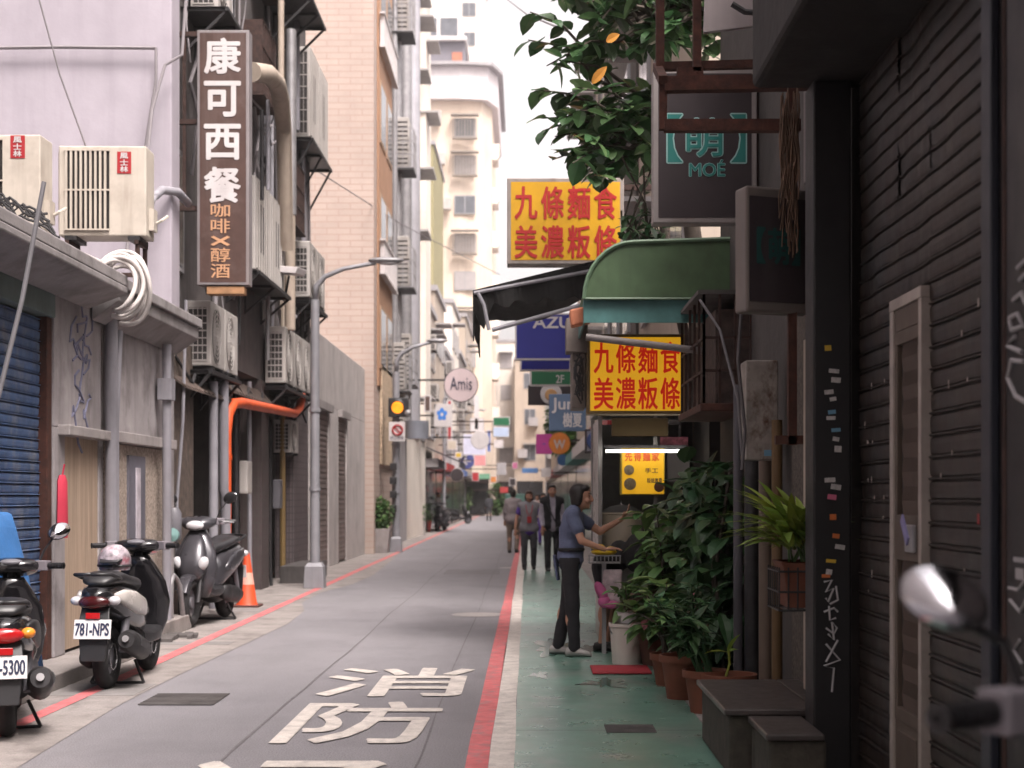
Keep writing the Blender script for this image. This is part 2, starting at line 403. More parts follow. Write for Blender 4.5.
for (x, y0, y1, w) in ((-1.72,4,46,.012),(-.62,6,60,.009)):
    g = MB(); n = 60; ys = [y0+(y1-y0)*k/n for k in range(n+1)]; xs = [x+.012*math.sin(k*.5)+rnd.uniform(-.008,.008) for k in range(n+1)]
    g.strip([(a-w*rnd.uniform(.2,1),b) for a, b in zip(xs,ys)], [(a+w*rnd.uniform(.2,1),b) for a, b in zip(xs,ys)], .0042); struct('road_seam', g, seam)
patchm = M('asphalt_patch', (.168,.155,.163), .85, var=.12, scale=2, bump=.5, bscale=160, grain=.3)
for (x0,x1,y0,y1) in ((-1.6,-.5,29,31),):
    g = MB(); g.sheet([(x0+rnd.uniform(-.03,.03),y0),(x1,y0+rnd.uniform(-.05,.05)),(x1+rnd.uniform(-.03,.03),y1),(x0,y1+rnd.uniform(-.05,.05))], .0038); struct('road_patch', g, patchm)
for y in (6.2,9.6,13,16.4,19.8,23.2,26.6,30,33.4,36.8):
    g = MB(); g.strip([(-.06,y),(1.16,y)], [(-.06,y+.012),(1.16,y+.012)], .0068); struct('pavement_joint', g, seam)
# lettering on the road
def road_char(ch, x0, y0, x1, y1):
    a = G(x0, y1); b = G(x1, y1); c = G((x0+x1)/2, y0)
    w = (x1-x0)/F*((a.y+c.y)/2); xm = PX((x0+x1)/2, (a.y+c.y)/2)
    g = MB(); g.text(ch, (xm-w/2, a.y, .006), (w,0,0), (0,c.y-a.y,0), .009)
    struct('road_marking', g, whitepaint)
road_char('消', 326, 669, 470, 697)
road_char('防', 294, 703, 436, 744)
c1 = G(236, 764); g = MB(); g.text('通', (-1.83, c1.y-2.3, .006), (1.1,0,0), (0,2.35,0), .009); struct('road_marking', g, whitepaint)
for (px, py, w, l) in ((478,615,.35,.35),(515,568,.32,.4),(205,700,.42,.3)):
    c = G(px, py); g = MB()
    if w != .42:
        g.lathe([(0,.007),(.3,.008),(.34,.007)], (c.x,c.y,0), 24); struct('manhole_cover', g, M('manhole_iron', (.30,.27,.26), .6, var=.2, scale=20, bump=.4, bscale=30))
    else:
        for k in range(9): g.box(c.x-w, c.x+w*.3, c.y-l+k*.07, c.y-l+k*.07+.035, .006, .012)
        struct('drain_grate', g, dark_con)
g = MB(); c = G(630,730)
for k in range(7): g.box(c.x-.16, c.x+.16, c.y-.16+k*.05, c.y-.135+k*.05, .007, .012)
struct('drain_grate', g, dark_con)
# patched slabs in the concrete strip
for (x0,x1,y0,y1,m_) in ((-3.95,-2.95,11.3,12.0,dark_con),(-3.95,-3.45,19.5,20.3,dark_con),(-3.95,-3.0,15.2,15.5,dark_con)):
    g = MB(); g.box(x0,x1,y0,y1,.0,.0065); struct('pavement_patch', g, M('patch_concrete', (.2,.185,.18), .85, var=.25, scale=4, bump=.3, bscale=70))
# raised stone step along the low building
g = MB(); g.box(-4.3,-3.62,8.4,14.6,0,.13); g.box(-4.3,-3.8,14.602,17.1,0,.17); struct('kerb_step', g, pave_con, .012)

# ------------------------------------------------------------------ low building with the blue shutter
def shutter_mesh(xp, y0, y1, z0, z1, pitch=.105, d=.022, sgn=1, mb=None):
    mb = mb or MB(); n = int((z1-z0)/pitch); pts = []
    for i in range(n+1):
        z = z0 + i*pitch
        for t, dd in ((0,0),(.05,.45),(.2,.6),(.5,.68),(.74,.6),(.8,0),(.84,0),(.88,1),(.94,1)):
            if z+t*pitch <= z1: pts.append((xp+sgn*d*dd, z+t*pitch))
    m = len(pts); NS = 10; rnd = random.Random(int(y0*100)); vs = []
    bend = [[rnd.uniform(-1,1) for _ in range(NS+1)] for _ in range(n+2)]; dent = [(rnd.uniform(y0,y1), rnd.uniform(z0,z1), rnd.uniform(.1,.3), rnd.uniform(.006,.016)) for _ in range(5)]
    for c in range(NS+1):
        y = y0+(y1-y0)*c/NS
        for (x, z) in pts:
            k = int((z-z0)/pitch+1e-6); dx = .002*bend[k][c]; dz = .0009*bend[k][(c*3)%(NS+1)]
            for (dy, dzz, r, a) in dent: dx -= a*math.exp(-((y-dy)**2+(z-dzz)**2)/r**2)
            vs.append((x+sgn*dx, y, z+dz))
    fs = []
    for c in range(NS):
        a, q = c*m, (c+1)*m
        fs += [(a+i, q+i, q+i+1, a+i+1) if sgn > 0 else (a+i, a+i+1, q+i+1, q+i) for i in range(m-1)]
    return mb.add(vs, fs)
A = thing('low_building', 'low grey rendered shop building with a blue roller shutter and a sloping concrete eave', 'building', (-4,12.8,0))
WX = -4.0
b = MB(); b.box(-9,-4.35,8,17.1,0,3.45); b.box(-4.35,WX,12.75,14.15,2.1,3.4); b.box(-4.35,WX,14.3,17.1,2.13,3.4); b.box(-4.35,WX,8,9.2,0,3.4)
b.box(-4.35,WX,12.75,13.05,.13,2.1); b.box(-4.35,WX-.02,14.15,14.3,0,3.4); b.box(-4.35,WX,16.75,17.1,.1,2.13); b.box(-4.35,WX-.01,9.2,12.75,3.3,3.41)
part(A, 'wall', b, greyplaster, bevel=.01)
b = MB(); b.prism([(-9,8,3.46),(-3.92,8,3.46),(-3.6,8,3.40),(-3.6,8,3.50),(-3.95,8,3.62),(-9,8,3.7)], (0,5.6,0))
b.prism([(-3.97,8,2.98+.22),(-3.6,8,3.14+.2),(-3.6,8,3.403),(-3.97,8,3.403)], (0,5.6,0))
b.prism([(-9,13.75,3.46),(-3.95,13.75,3.46),(-3.68,13.75,3.42),(-3.68,13.75,3.52),(-3.95,13.75,3.6),(-9,13.75,3.7)], (0,3.35,0))
b.prism([(-3.97,13.75,3.12),(-3.72,13.75,3.3),(-3.72,13.75,3.421),(-3.97,13.75,3.421)], (0,3.35,0))
part(A, 'eave', b, M('eave_concrete', (.25,.23,.23), .85, var=.25, scale=3, bump=.4, bscale=40, streak=.2, blotch=.6, dirt=(.11,.098,.096)), bevel=.012)
b = MB(); shutter_mesh(-4.10, 9.2, 12.62, .15, 3.0, .092, .026, mb=b); part(A, 'shutter', b, blueshut)
b = MB(); b.box(-4.14,-4.02,12.62,12.745,.13,3.02); part(A, 'shutter_rail', b, rust, bevel=.008)
b = MB(); b.box(-4.2,-3.985,9.2,12.74,3.02,3.295); part(A, 'lintel', b, greenlint, bevel=.01)
b = MB(); b.box(-4.1,-4.03,13.05,14.14,.16,2.03); part(A, 'door', b, woodpale)
b = MB(); b.box(-4.1,-3.9,12.85,14.14,2.03,2.12); b.box(-4.1,-3.92,14.31,16.9,2.03,2.14); part(A, 'ledge', b, concrete, bevel=.01)
b = MB(); b.box(-4.2,-4.01,14.31,16.74,.17,2.02); part(A, 'pebble_panel', b, pebble)
b = MB(); b.box(-4.1,-3.985,15.1,15.75,.2,1.92); part(A, 'narrow_window', b, M('narrow_door_paint', (.12,.115,.14), .6, var=.2, streak=.4))
b = MB(); b.box(-3.985,-3.97,15.35,15.5,.5,1.8); part(A, 'window_sticker', b, M('faded_sticker', (.42,.38,.42), .7, var=.3, scale=9))
b = MB(); rnd = random.Random(11)
for k in range(9):
    y = 13.25+.055*k+rnd.uniform(-.03,.03); z = 2.62+rnd.uniform(-.25,.35); pts = []
    for j in range(7): pts.append((WX+.004, y+.14*math.sin(j*1.1+k)+.012*j, z+.09*j*(-1)**k*rnd.uniform(.3,1)))
    b.tube(pts, .011, 5)
part(A, 'graffiti', b, M('blue_spray_paint', (.2,.2,.29), .7, var=.3))
b = MB(); b.tube([(-3.92,14.22,3.2),(-3.92,14.22,.05)], .06, 12); b.tube([(-3.9,14.42,3.1),(-3.92,14.36,2.2),(-3.92,14.36,.06)], .035, 10)
part(A, 'drainpipe', b, greypipe, smooth='auto')
b = MB(); b.tube([(-3.88,16.25,3.15),(-3.88,16.25,2.9),(-3.88,16.25,.05)], .05, 12); b.box(-3.96,-3.81,16.16,16.34,2.55,2.78)
part(A, 'drainpipe', b, greypipe, smooth='auto')
b = MB(); rnd = random.Random(2)
for k in range(7):
    r = (.72,.8,.86,.93,1.,1.07,.78)[k]; y = 13.45+.05*k; pts = []
    for j in range(22):
        a = R(150) - R(250)*j/21
        pts.append((-3.66+.03*math.sin(k*2)+.23*r*math.cos(a), y+.06*math.sin(a*2+k), 3.40+.03*math.sin(k*3)+.31*r*math.sin(a)))
    b.tube(pts, .021, 8)
for k in range(4): b.tube([(-4.6,13.3+.07*k,3.75),(-4.2,13.4+.07*k,3.72+.02*k),(-3.85,13.5+.06*k,3.62)], .03, 8)
single('insulated_hose', b, whitehose, 'white insulated pipe hose coiled over the edge of the low roof', 'hose', smooth=True)

# ------------------------------------------------------------------ air conditioners
TAG = None
def ac_unit(style, casing=acbeige, w=.85, d=.32, h=.62):
    t = thing('air_conditioner', '', 'air conditioner')
    b = MB(); b.box(-w/2,w/2,-d/2,d/2,.04,h); part(t, 'casing', b, casing, bevel=.015)
    if style == 'slat':
        b = MB(); b.box(-w*.42,w*.08,-d/2-.004,-d/2+.02,.1,h-.05); part(t, 'vent', b, recess)
        g_ = MB()
        for k in range(9): g_.box(-w*.42+k*w*.0555,-w*.42+k*w*.0555+.022,-d/2-.022,-d/2-.005,.1,h-.05)
        for z in (.095, h*.52, h-.055): g_.box(-w*.43,w*.085,-d/2-.024,-d/2-.0045,z,z+.016)
        part(t, 'grille', g_, casing)
    elif style == 'ridge':
        g_ = MB()
        for k in range(6): g_.box(-w*.46+k*w*.17,-w*.46+k*w*.17+.03,-d/2-.018,-d/2-.002,.07,h-.04)
        part(t, 'ribs', g_, casing)
        b = MB(); b.box(-w*.2,w*.1,-d/2-.006,-d/2-.001,h*.25,h*.75); part(t, 'vent', b, accoil)
    else:
        cx = -w*.12; r = min(h*.4, w*.3)
        b = MB(); b.lathe([(0,-d/2-.003),(r,-d/2-.004),(r,-d/2+.02)], (cx,0,h*.52), 20, 'y'); part(t, 'vent', b, recess)
        g_ = MB()
        for k in range(1,7):
            rr = r*k/6; g_.tube([(cx+rr*math.cos(a), -d/2-.012, h*.52+rr*math.sin(a)) for a in [2*math.pi*i/18 for i in range(19)]], .005, 4, cap=False)
        for k in range(8):
            a = math.pi*k/4; g_.bar((cx,-d/2-.012,h*.52), (cx+r*math.cos(a),-d/2-.012,h*.52+r*math.sin(a)), .008)
        part(t, 'grille', g_, casing, smooth=False)
    b = MB(); b.box(-w/2-.003,-w/2+.02,-d/2+.05,d/2-.03,.09,h-.06); part(t, 'coil', b, accoil)
    g_ = MB()
    for k in range(8): g_.box(-w/2-.012,-w/2-.003,-d/2+.05,d/2-.03,.09+k*(h-.16)/7-.006,.09+k*(h-.16)/7+.006)
    for k in range(5): g_.box(-w/2-.014,-w/2-.0035,-d/2+.05+k*(d-.085)/4-.004,-d/2+.05+k*(d-.085)/4+.004,.09,h-.06)
    part(t, 'coil_guard', g_, casing)
    for s_ in (-1,1):
        b = MB(); b.box(s_*w*.36-.06,s_*w*.36+.06,-d/2-.01,d/2+.01,0,.04); part(t, 'foot', b, darkmetal)
    b = MB(); b.box(w/2,w/2+.05,-.06,.1,.12,.34); b.tube([(w/2+.03,.05,.2),(w/2+.1,.06,.24),(w/2+.14,.16,.3)], .016, 6); part(t, 'valve_box', b, casing)
    return t
proto_slat = ac_unit('slat', w=.88, h=.95, d=.36)
proto_fan = ac_unit('fan', acwhite)
proto_tall = ac_unit('ridge', acwhite, w=.9, d=.34, h=1.3)
used = {}
def place_ac(proto, label, loc, rz=0, sc=None, group='air conditioners on the walls'):
    if proto.name in used: o = copy_tree(proto, label=label)
    else: o = proto; used[proto.name] = 1; o['label'] = label
    o['group'] = group; return put(o, loc, rz, sc)
def red_tag(o, x, z, y):
    b = MB(); b.box(x-.07,x+.07,y-.006,y,z-.11,z+.11); t = finish('tag', b, signred); t.parent = o
    b = MB()
    for k, ch in enumerate('風士林'): b.text(ch, (x-.04, y-.009, z+.04-.068*k), (.08,0,0), (0,0,.058), .03)
    l = finish('lettering', b, signwhite); l.parent = t
a1 = place_ac(proto_slat, 'beige slatted air conditioner with a red tag, whole against the lilac wall', P(107,243,15.3) , R(1))
a2 = place_ac(proto_slat, 'beige slatted air conditioner with a red tag, cut by the picture edge', P(2,236,14.7), R(-1))
red_tag(a1, .22, .78, -.18); red_tag(a2, .22, .83, -.18)
b = MB()
for o, z in ((a1, a1.location.z), (a2, a2.location.z)):
    for sx in (-.35,.35):
        for sy in (-.15,.15): b.bar((o.location.x+sx,o.location.y+sy,z), (o.location.x+sx,o.location.y+sy,3.6), .04)
        b.bar((o.location.x+sx,o.location.y-.2,z-.02), (o.location.x+sx,o.location.y+.2,z-.02), .04)
b.bar((a2.location.x-.4,15.0,3.72), (a1.location.x+.4,15.0,3.72), .04)
single('ac_stand', b, rustdark, 'rusty steel legs carrying the two beige air conditioners on the low roof', 'stand')

# ------------------------------------------------------------------ lilac apartment building
Bd = thing('apartment_building', 'old apartment building with a bare lilac side wall and a cluttered dark street front', 'building', (-4.3,23,0))
FX = -4.3
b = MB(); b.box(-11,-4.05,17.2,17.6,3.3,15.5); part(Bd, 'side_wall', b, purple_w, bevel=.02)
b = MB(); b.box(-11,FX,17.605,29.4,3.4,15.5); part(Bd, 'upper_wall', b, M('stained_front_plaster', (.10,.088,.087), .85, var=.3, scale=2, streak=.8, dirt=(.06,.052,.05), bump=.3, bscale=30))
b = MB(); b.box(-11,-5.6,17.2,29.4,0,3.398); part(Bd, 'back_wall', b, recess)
b = MB(); b.box(-5.6,-4.2,17.2,19.0,0,3.395); part(Bd, 'stone_pier', b, M('brown_stone', (.10,.075,.062), .8, var=.5, scale=9, streak=.5, bump=.4, bscale=30))
for i, (y0, y1, m_) in enumerate(((20.6,21.1,M('dark_pier_concrete', (.05,.043,.04), .9, var=.4, streak=.5)),(24.2,24.9,M('brown_pier_tile', (.07,.05,.052), .6, brick=(.06,.12,.01,(.07,.06,.055),0.))),(27.6,29.4,M('mauve_pier_tile', (.12,.095,.10), .6, brick=(.06,.12,.008,(.06,.05,.05),0.))))):  # first pier is dark concrete with darker vertical streaks
    b = MB(); b.box(-4.6,-4.25,y0,y1,0,3.395); part(Bd, 'pier', b, m_)
b = MB(); b.box(-4.75,-4.7,25.0,27.55,.05,2.9)
for k in range(9): b.box(-4.7,-4.68,25.05+k*.3,25.11+k*.3,.05,2.9)
part(Bd, 'gate', b, darkmetal)
for y, z0, z1, r, m_ in ((21.6,0,3.2,.03,tanpipe),(22.3,0,3.3,.05,darkmetal),(23.4,.3,3.3,.035,greypipe),(25.3,0,2.8,.03,darkmetal),(26.6,0,3,.05,M('dull_ochre', (.2,.13,.05), .6))):
    b = MB(); b.tube([(-4.3,y,z1),(-4.3,y+.02,z0+.3),(-4.28,y,z0)], r, 8); part(Bd, 'riser_pipe', b, m_, smooth='auto')
b = MB(); b.box(-4.33,-4.2,22.7,23.1,1.55,2.05); part(Bd, 'meter', b, acwhite, bevel=.02)
b = MB(); b.box(-4.33,-4.2,25.7,26.0,1.3,1.8); part(Bd, 'meter', b, greyplas, bevel=.02)
for k, (y0,y1,z,w) in enumerate(((17.7,20.9,3.02,.3),(21,24.2,3.2,.2),(24.4,27,3.2,.2))):
    b = MB(); n = 14
    for j in range(n): b.prism([(-4.3,y0+(y1-y0)*j/n,z),(-4.3+w,y0+(y1-y0)*j/n,z-.22),(-4.3+w,y0+(y1-y0)*(j+.5)/n,z-.2),(-4.3,y0+(y1-y0)*(j+.5)/n,z+.02)], (0,0,.012))
    b.prism([(-4.3,y0,z-.015),(-4.3+w,y0,z-.235),(-4.3+w,y1,z-.235),(-4.3,y1,z-.015)], (0,0,.012)); part(Bd, 'canopy', b, M('rusty_sheet', (.07,.05,.042), .8, var=.5, scale=6, streak=.5))
rnd = random.Random(77)
for k in range(24):
    y = rnd.uniform(20,29.2); z = rnd.uniform(3.6,5); h = rnd.uniform(1.5,6); r = rnd.choice((.018,.025,.04)); x = FX+.04+rnd.uniform(0,.1)
    b = MB(); b.tube([(x,y,z),(x+.02,y+rnd.uniform(-.1,.1),z+h*.5),(x,y+rnd.uniform(-.1,.1),z+h)], r, 6); part(Bd, 'riser_pipe', b, rnd.choice((greypipe,greycable,tanpipe,darkmetal,galv)), smooth='auto')
for k, (y, z) in enumerate(((20.9,5.2),(23.2,7.6),(26.3,6.2),(19.9,8.6),(24,9.6))):
    b = MB()
    for j in range(8): b.box(FX+.03,FX+.35,y-.6+j*.17,y-.585+j*.17,z,z+1.1)
    for zz in (0,.35,.7,1.1): b.box(FX+.33,FX+.35,y-.6,y+.6,z+zz-.01,z+zz+.01)
    b.box(FX+.03,FX+.37,y-.62,y+.62,z-.04,z-.012); part(Bd, 'window_cage', b, rustdark)
b = MB(); b.box(-5.0,-4.95,21.15,24.15,.05,2.6)
for k in range(13): b.box(-4.95,-4.93,21.2+k*.23,21.24+k*.23,.05,2.6)
part(Bd, 'gate', b, darkmetal)
rnd = random.Random(8)
for k, (y, z0, h) in enumerate(((18.2,4.3,1.5),(21.5,4.4,1.4),(24.8,6.9,1.3),(28.,5.,1.3),(21.5,7.8,1.4),(25,10.2,1.4),(18.5,7.8,1.4),(28,8.4,1.3))):
    b = MB(); b.box(FX,FX+.03,y-.6,y+.6,z0,z0+h); wf = part(Bd, 'window', b, winframe)
    b = MB(); b.box(FX+.03,FX+.034,y-.54,y-.02,z0+.06,z0+h-.06); b.box(FX+.03,FX+.034,y+.02,y+.54,z0+.06,z0+h-.06); part(wf, 'pane', b, darkglass)
b = MB(); b.tube([(-4.05,19.5,3.0),(-4.05,19.5,.05)], .06, 12); part(Bd, 'drainpipe', b, greypipe, smooth='auto')
b = MB(); b.tube([(-4.02,20.0,3.2),(-4.02,20.0,1.6),(-4.0,20.03,1.5),(-4.0,20.03,.05)], .07, 12); part(Bd, 'drainpipe', b, greypipe, smooth='auto')
# big bent duct and risers by the sign
b = MB(); Y = 24.
b.tube([P(252,72,19.8), P(268,74,20.5), P(277,84,21.5), P(281,100,22.5), P(284,130,23.4), P(286,250,24)], [.13,.13,.13,.13,.12,.12], 12); part(Bd, 'duct', b, tanpipe, smooth='auto')
for (px, y0, y1, Yd, r, m_) in ((291,30,215,24.8,.09,galv),(290,215,330,24.8,.09,tanpipe),(297,0,130,26,.05,greypipe),(281,0,90,23.3,.05,tanpipe),(262,110,200,21.7,.03,darkmetal),(268,100,190,22,.03,greypipe),(303,150,250,27.5,.04,greypipe)):
    b = MB(); b.tube([P(px,y0,Yd), P(px,y1,Yd)], r, 10); part(Bd, 'riser_pipe', b, m_, smooth='auto')
b = MB(); b.tube([G(224,0,0) if False else Vector((-4.02,20.15,.05)), Vector((-4.02,20.15,2.35)), Vector((-4.01,20.25,2.62)), Vector((-4.0,20.55,2.78)), Vector((-4.0,21.2,2.83)), Vector((-4.0,26.0,2.95)), Vector((-3.98,26.4,3.05)), Vector((-3.95,26.6,3.3))], .075, 14)
for z in (.9, 2.0): b.lathe([(.085,0),(.085,.07)], (-4.02,20.15,z), 14)
single('orange_pipe', b, orangepipe, 'bright orange plastic pipe bending from the ground along the dark shop front', 'pipe', smooth='auto')
# hidden bits of wiring on the front
b = MB(); rnd = random.Random(5)
for k in range(26):
    y = rnd.uniform(17.8,28.5); z = rnd.uniform(3.0,9.5); L_ = rnd.uniform(.8,2.6)
    if rnd.random() < .5: pts = [(FX+.05+rnd.uniform(0,.12), y+rnd.uniform(-.08,.08)*j, z+L_*j/5) for j in range(6)]
    else: pts = [(FX+.08+rnd.uniform(0,.2), y+L_*j/5, z-.25*math.sin(math.pi*j/5)+rnd.uniform(-.03,.03)) for j in range(6)]
    b.tube(pts, rnd.choice((.012,.018,.025)), 6)
part(Bd, 'wiring', b, greycable)
b = MB()
for k in range(9):
    y = 18+1.2*k; b.tube([(FX+.1,y,3.2+.1*math.sin(k)),(FX+.2,y+.5,2.9),(FX+.12,y+1.1,3.15)], .02, 6)
part(Bd, 'wiring', b, cablem)

def ac_bracket(label, x0, x1, y0, y1, z, brace=.45):
    b = MB()
    for y in (y0+.05, (y0+y1)/2, y1-.05):
        b.bar((x0,y,z-.03), (x1,y,z-.03), .045); b.bar((x0,y,z-brace), (x1-.03,y,z-.04), .035); b.bar((x0+.02,y,z-brace), (x0+.02,y,z), .04)
    b.box(x0,x1,y0,y1,z-.008,z-.001)
    b.bar((x1-.02,y0,z-.03), (x1-.02,y1,z-.03), .045)
    return single('ac_bracket', b, darkmetal, label, 'bracket', group='steel brackets under the air conditioners')
def ac_row(proto, base_label, xf, y0, z, n, w, sc, names):
    for i in range(n):
        place_ac(proto, names[i], (xf, y0+w*(i+.5), z), R(90), sc)
# camera-near pair under the brown sign
ac_row(proto_fan, '', -4.12, 18.9, 3.1, 2, .9, (1,1,1.42), ['grey air conditioner with a mesh end just under the brown sign', 'grey air conditioner under the brown sign, on the orange pipe side'])
ac_bracket('dark bracket holding the pair of air conditioners under the brown sign', -4.3, -3.92, 18.8, 20.75, 3.1)
ac_row(proto_fan, '', -4.08, 24.5, 3.3, 3, .98, (1.1,1.05,1.6), ['ridged air conditioner with its vented end showing, above the orange pipe', 'air conditioner in the middle of the row of three above the orange pipe', 'air conditioner next to the lamp pole in the row above the orange pipe'])
ac_bracket('dark bracket under the row of three air conditioners above the orange pipe', -4.3, -3.86, 24.4, 27.6, 3.3)
ac_row(proto_tall, '', -4.06, 27.0, 7.95, 2, 1.25, (1.2,1.1,1.3), ['large tall air conditioner with a dark mesh end on the upper bracket', 'large tall air conditioner on the upper bracket, against the salmon tiles'])
ac_bracket('rusty upper bracket under the two large air conditioners by the salmon wall', -4.3, -3.8, 26.9, 29.6, 7.95, .9)
ac_row(proto_tall, '', -4.08, 21.6, 4.75, 2, 1.35, (1.3,1.1,1.08), ['wide beige air conditioner beside the lower half of the brown sign, partly hidden by it', 'wide beige air conditioner beyond the brown sign with a duct above it'])
ac_bracket('dark bracket under the wide beige air conditioners behind the brown sign', -4.3, -3.8, 21.5, 24.4, 4.75)
ac_row(proto_fan, '', -4.06, 27.1, 5.05, 2, 1.05, (1.15,1.05,1.75), ['white air conditioner with a mesh end just behind the floodlight', 'white air conditioner between the one behind the floodlight and the street lamp'])
ac_bracket('small dark bracket under the white air conditioners behind the floodlight', -4.3, -3.85, 27.0, 29.3, 5.05)
place_ac(proto_fan, 'weathered air conditioner on the high rack directly above the brown sign', (-4.05,19.4,7.62), R(90), (1.1,1.1,1.2))
ac_bracket('rusty slatted rack above the brown sign', -4.3, -3.7, 18.7, 20.3, 7.62, .6)
place_ac(proto_fan, 'weathered air conditioner on the highest rack beyond the brown sign', (-4.0,25.6,9.75), R(90), (1.2,1.2,1.2))
ac_bracket('rusty high rack beyond the brown sign, open to the sky', -4.3, -3.5, 24.7, 26.4, 9.75, .8)
place_ac(proto_fan, 'small air conditioner low behind the orange pipe in the dark shop front', (-4.3,27.0,2.25), R(90), (1,1,1))

# brown hanging sign
def sign_box(name, label, px0, py0, px1, py1, Y, depth, face, frame, texts=(), cat='sign', fw=.03, group=None, bracket=None, emit_letters=None):
    x0, x1, z1, z0 = PX(px0,Y), PX(px1,Y), PZ(py0,Y), PZ(py1,Y)
    t = thing(name, label, cat, ((x0+x1)/2, Y+depth/2, z0), group)
    b = MB(); b.box(x0,x1,Y,Y+depth,z0,z1); part(t, 'cabinet', b, frame, bevel=.008)
    b = MB(); b.box(x0+fw,x1-fw,Y-.004,Y+.002,z0+fw,z1-fw); fc = part(t, 'face', b, face)
    for (s_, a, c, d, e, m_, bold) in texts:
        b = MB(); n = len(s_); xa, xb, zt, zb = PX(a,Y), PX(d,Y), PZ(c,Y), PZ(e,Y)
        b.text(s_, (xa, Y-(.005 if m_ is tealout else .009), zb), (xb-xa,0,0), (0,0,zt-zb), bold); part(t, 'lettering', b, m_)
    if bracket:
        b = MB()
        for p0, p1, w_ in bracket: b.bar(p0, p1, w_)
        part(t, 'bracket', b, rustdark)
    return t
Y = 18.4
tx = [(ch, 205, 39+43*i, 240, 73+43*i, signwhite, .03) for i, ch in enumerate('康可西餐')] + \
     [(ch, 211, y0, 230, y0+h, goldlet, .012) for ch, y0, h in (('咖',204,13),('啡',219,14),('×',236,10),('醇',248,14),('酒',264,14))]
sgn = sign_box('hanging_sign', 'tall dark brown sign with white vertical characters for a western restaurant', 197, 30, 249, 285, Y, .22, signbrown, M('sign_alu', (.24,.215,.22), .5, metal=.3, streak=.5, dirt=(.2,.13,.1)), tx, fw=.035,
    bracket=[((-4.2,Y+.1,PZ(32,Y)),(-4.2,Y+.1,PZ(207,Y)),.04),((-4.3,Y+.1,PZ(32,Y)),(-4.02,Y+.1,PZ(32,Y)),.06),((-4.3,Y+.1,PZ(120,Y)),(-4.02,Y+.1,PZ(120,Y)),.06),((-4.3,Y+.1,PZ(207,Y)),(-4.02,Y+.1,PZ(207,Y)),.06)])
b = MB(); b.box(PX(206,Y),PX(244,Y),Y+.02,Y+.2,PZ(294,Y),PZ(286,Y)); single('light_box', b, M('rusty_tin', (.3,.16,.08), .7, var=.4, scale=8), 'small rusty tan box under the bottom of the brown sign', 'box', bevel=.01)
# floodlight
fl = thing('floodlight', 'small white square floodlight on an arm below the beige air conditioners', 'floodlight', P(290,272,24))
b = MB(); c = P(291,271,24); b.obox(c, (.17,-.05,-.02), (.05,.17,.0), (.02,0,.05)); part(fl, 'housing', b, signwhite, bevel=.01)
b = MB(); b.tube([P(289,276,24), P(286,292,24.3), P(280,297,24.6), (-4.3,24.9,4.6)], .02, 6); part(fl, 'arm', b, darkmetal)
# leaning pole and loose cables by the roof
b = MB(); b.tube([P(44,182,10.7), P(22,300,10.62), P(-2,398,10.5)], .018, 8); single('leaning_pole', b, M('dull_conduit', (.13,.125,.135), .6), 'thin grey conduit leaning across the blue shutter', 'pole', smooth='auto')
b = MB(); rnd = random.Random(9)
for k in range(9):
    pts = []
    for j in range(10): pts.append(P(-20+7*j+rnd.uniform(-2,2)+k*2, 190+1.1*k*k*.35+3*j+rnd.uniform(-6,6), 12.6))
    b.tube(pts, .012, 5)
single('cable_tangle', b, cablem, 'tangle of black cables on the edge of the low roof', 'cables')
b = MB(); Yw = 17.1
b.tube([P(-10,48,Yw), P(60,47,Yw), P(156,48,Yw)], .022, 6); b.tube([P(156,48,Yw), P(156,80,Yw), P(148,130,Yw), P(140,190,Yw), P(128,240,Yw)], .018, 6)
b.tube([P(186,0,17.1), P(182,55,17.05), P(165,65,17.), P(152,110,16.9), P(148,150,16.8), P(130,215,16.7), P(127,250,16.6)], .018, 6)
single('wall_cable', b, greycable, 'pale cables clipped along the lilac wall and dropping to the air conditioner', 'cable')
b = MB(); b.tube([P(38,-5,15), P(60,75,15.2), P(88,152,15.5), P(108,205,15.5), P(140,238,15.5)], .009, 5); single('overhead_wire', b, greycable, 'thin wire hanging diagonally in front of the lilac wall', 'wire')
b = MB(); b.tube([P(150,200,16.5), P(162,190,17), P(178,192,17.2), P(188,203,17.6)], .05, 10); b.tube([P(147,240,16), P(150,205,16.2), P(156,196,16.6)], .03, 8)
single('refrigerant_pipe', b, greypipe, 'thick grey lagged pipe from the air conditioner round the corner of the lilac wall', 'pipe', smooth=True)
# thin conduit with leaves in front of the pier, junction boxes, meter
b = MB(); b.tube([P(186,300,17.8), P(183,420,17.75), P(177,500,17.7), P(176,590,17.7)], .02, 6)
single('thin_conduit', b, greypipe, 'thin bent grey conduit rising beside the brown stone pier', 'pipe')
gm = thing('gas_meter', 'grey gas meter with a round teal cap fixed low by the downpipe', 'meter', (-3.9,17.15,.9))
b = MB(); c = P(174,522,16.6); b.lathe([(.07,-.2),(.085,-.17),(.085,.1),(.05,.16)], c, 14); part(gm, 'body', b, greyplas, smooth='auto')
b = MB(); b.lathe([(0,-.12),(.075,-.1),(.075,0)], c+Vector((0,0,-.14)), 14, 'y'); part(gm, 'cap', b, M('teal_cap', (.16,.28,.27), .5), smooth='auto')
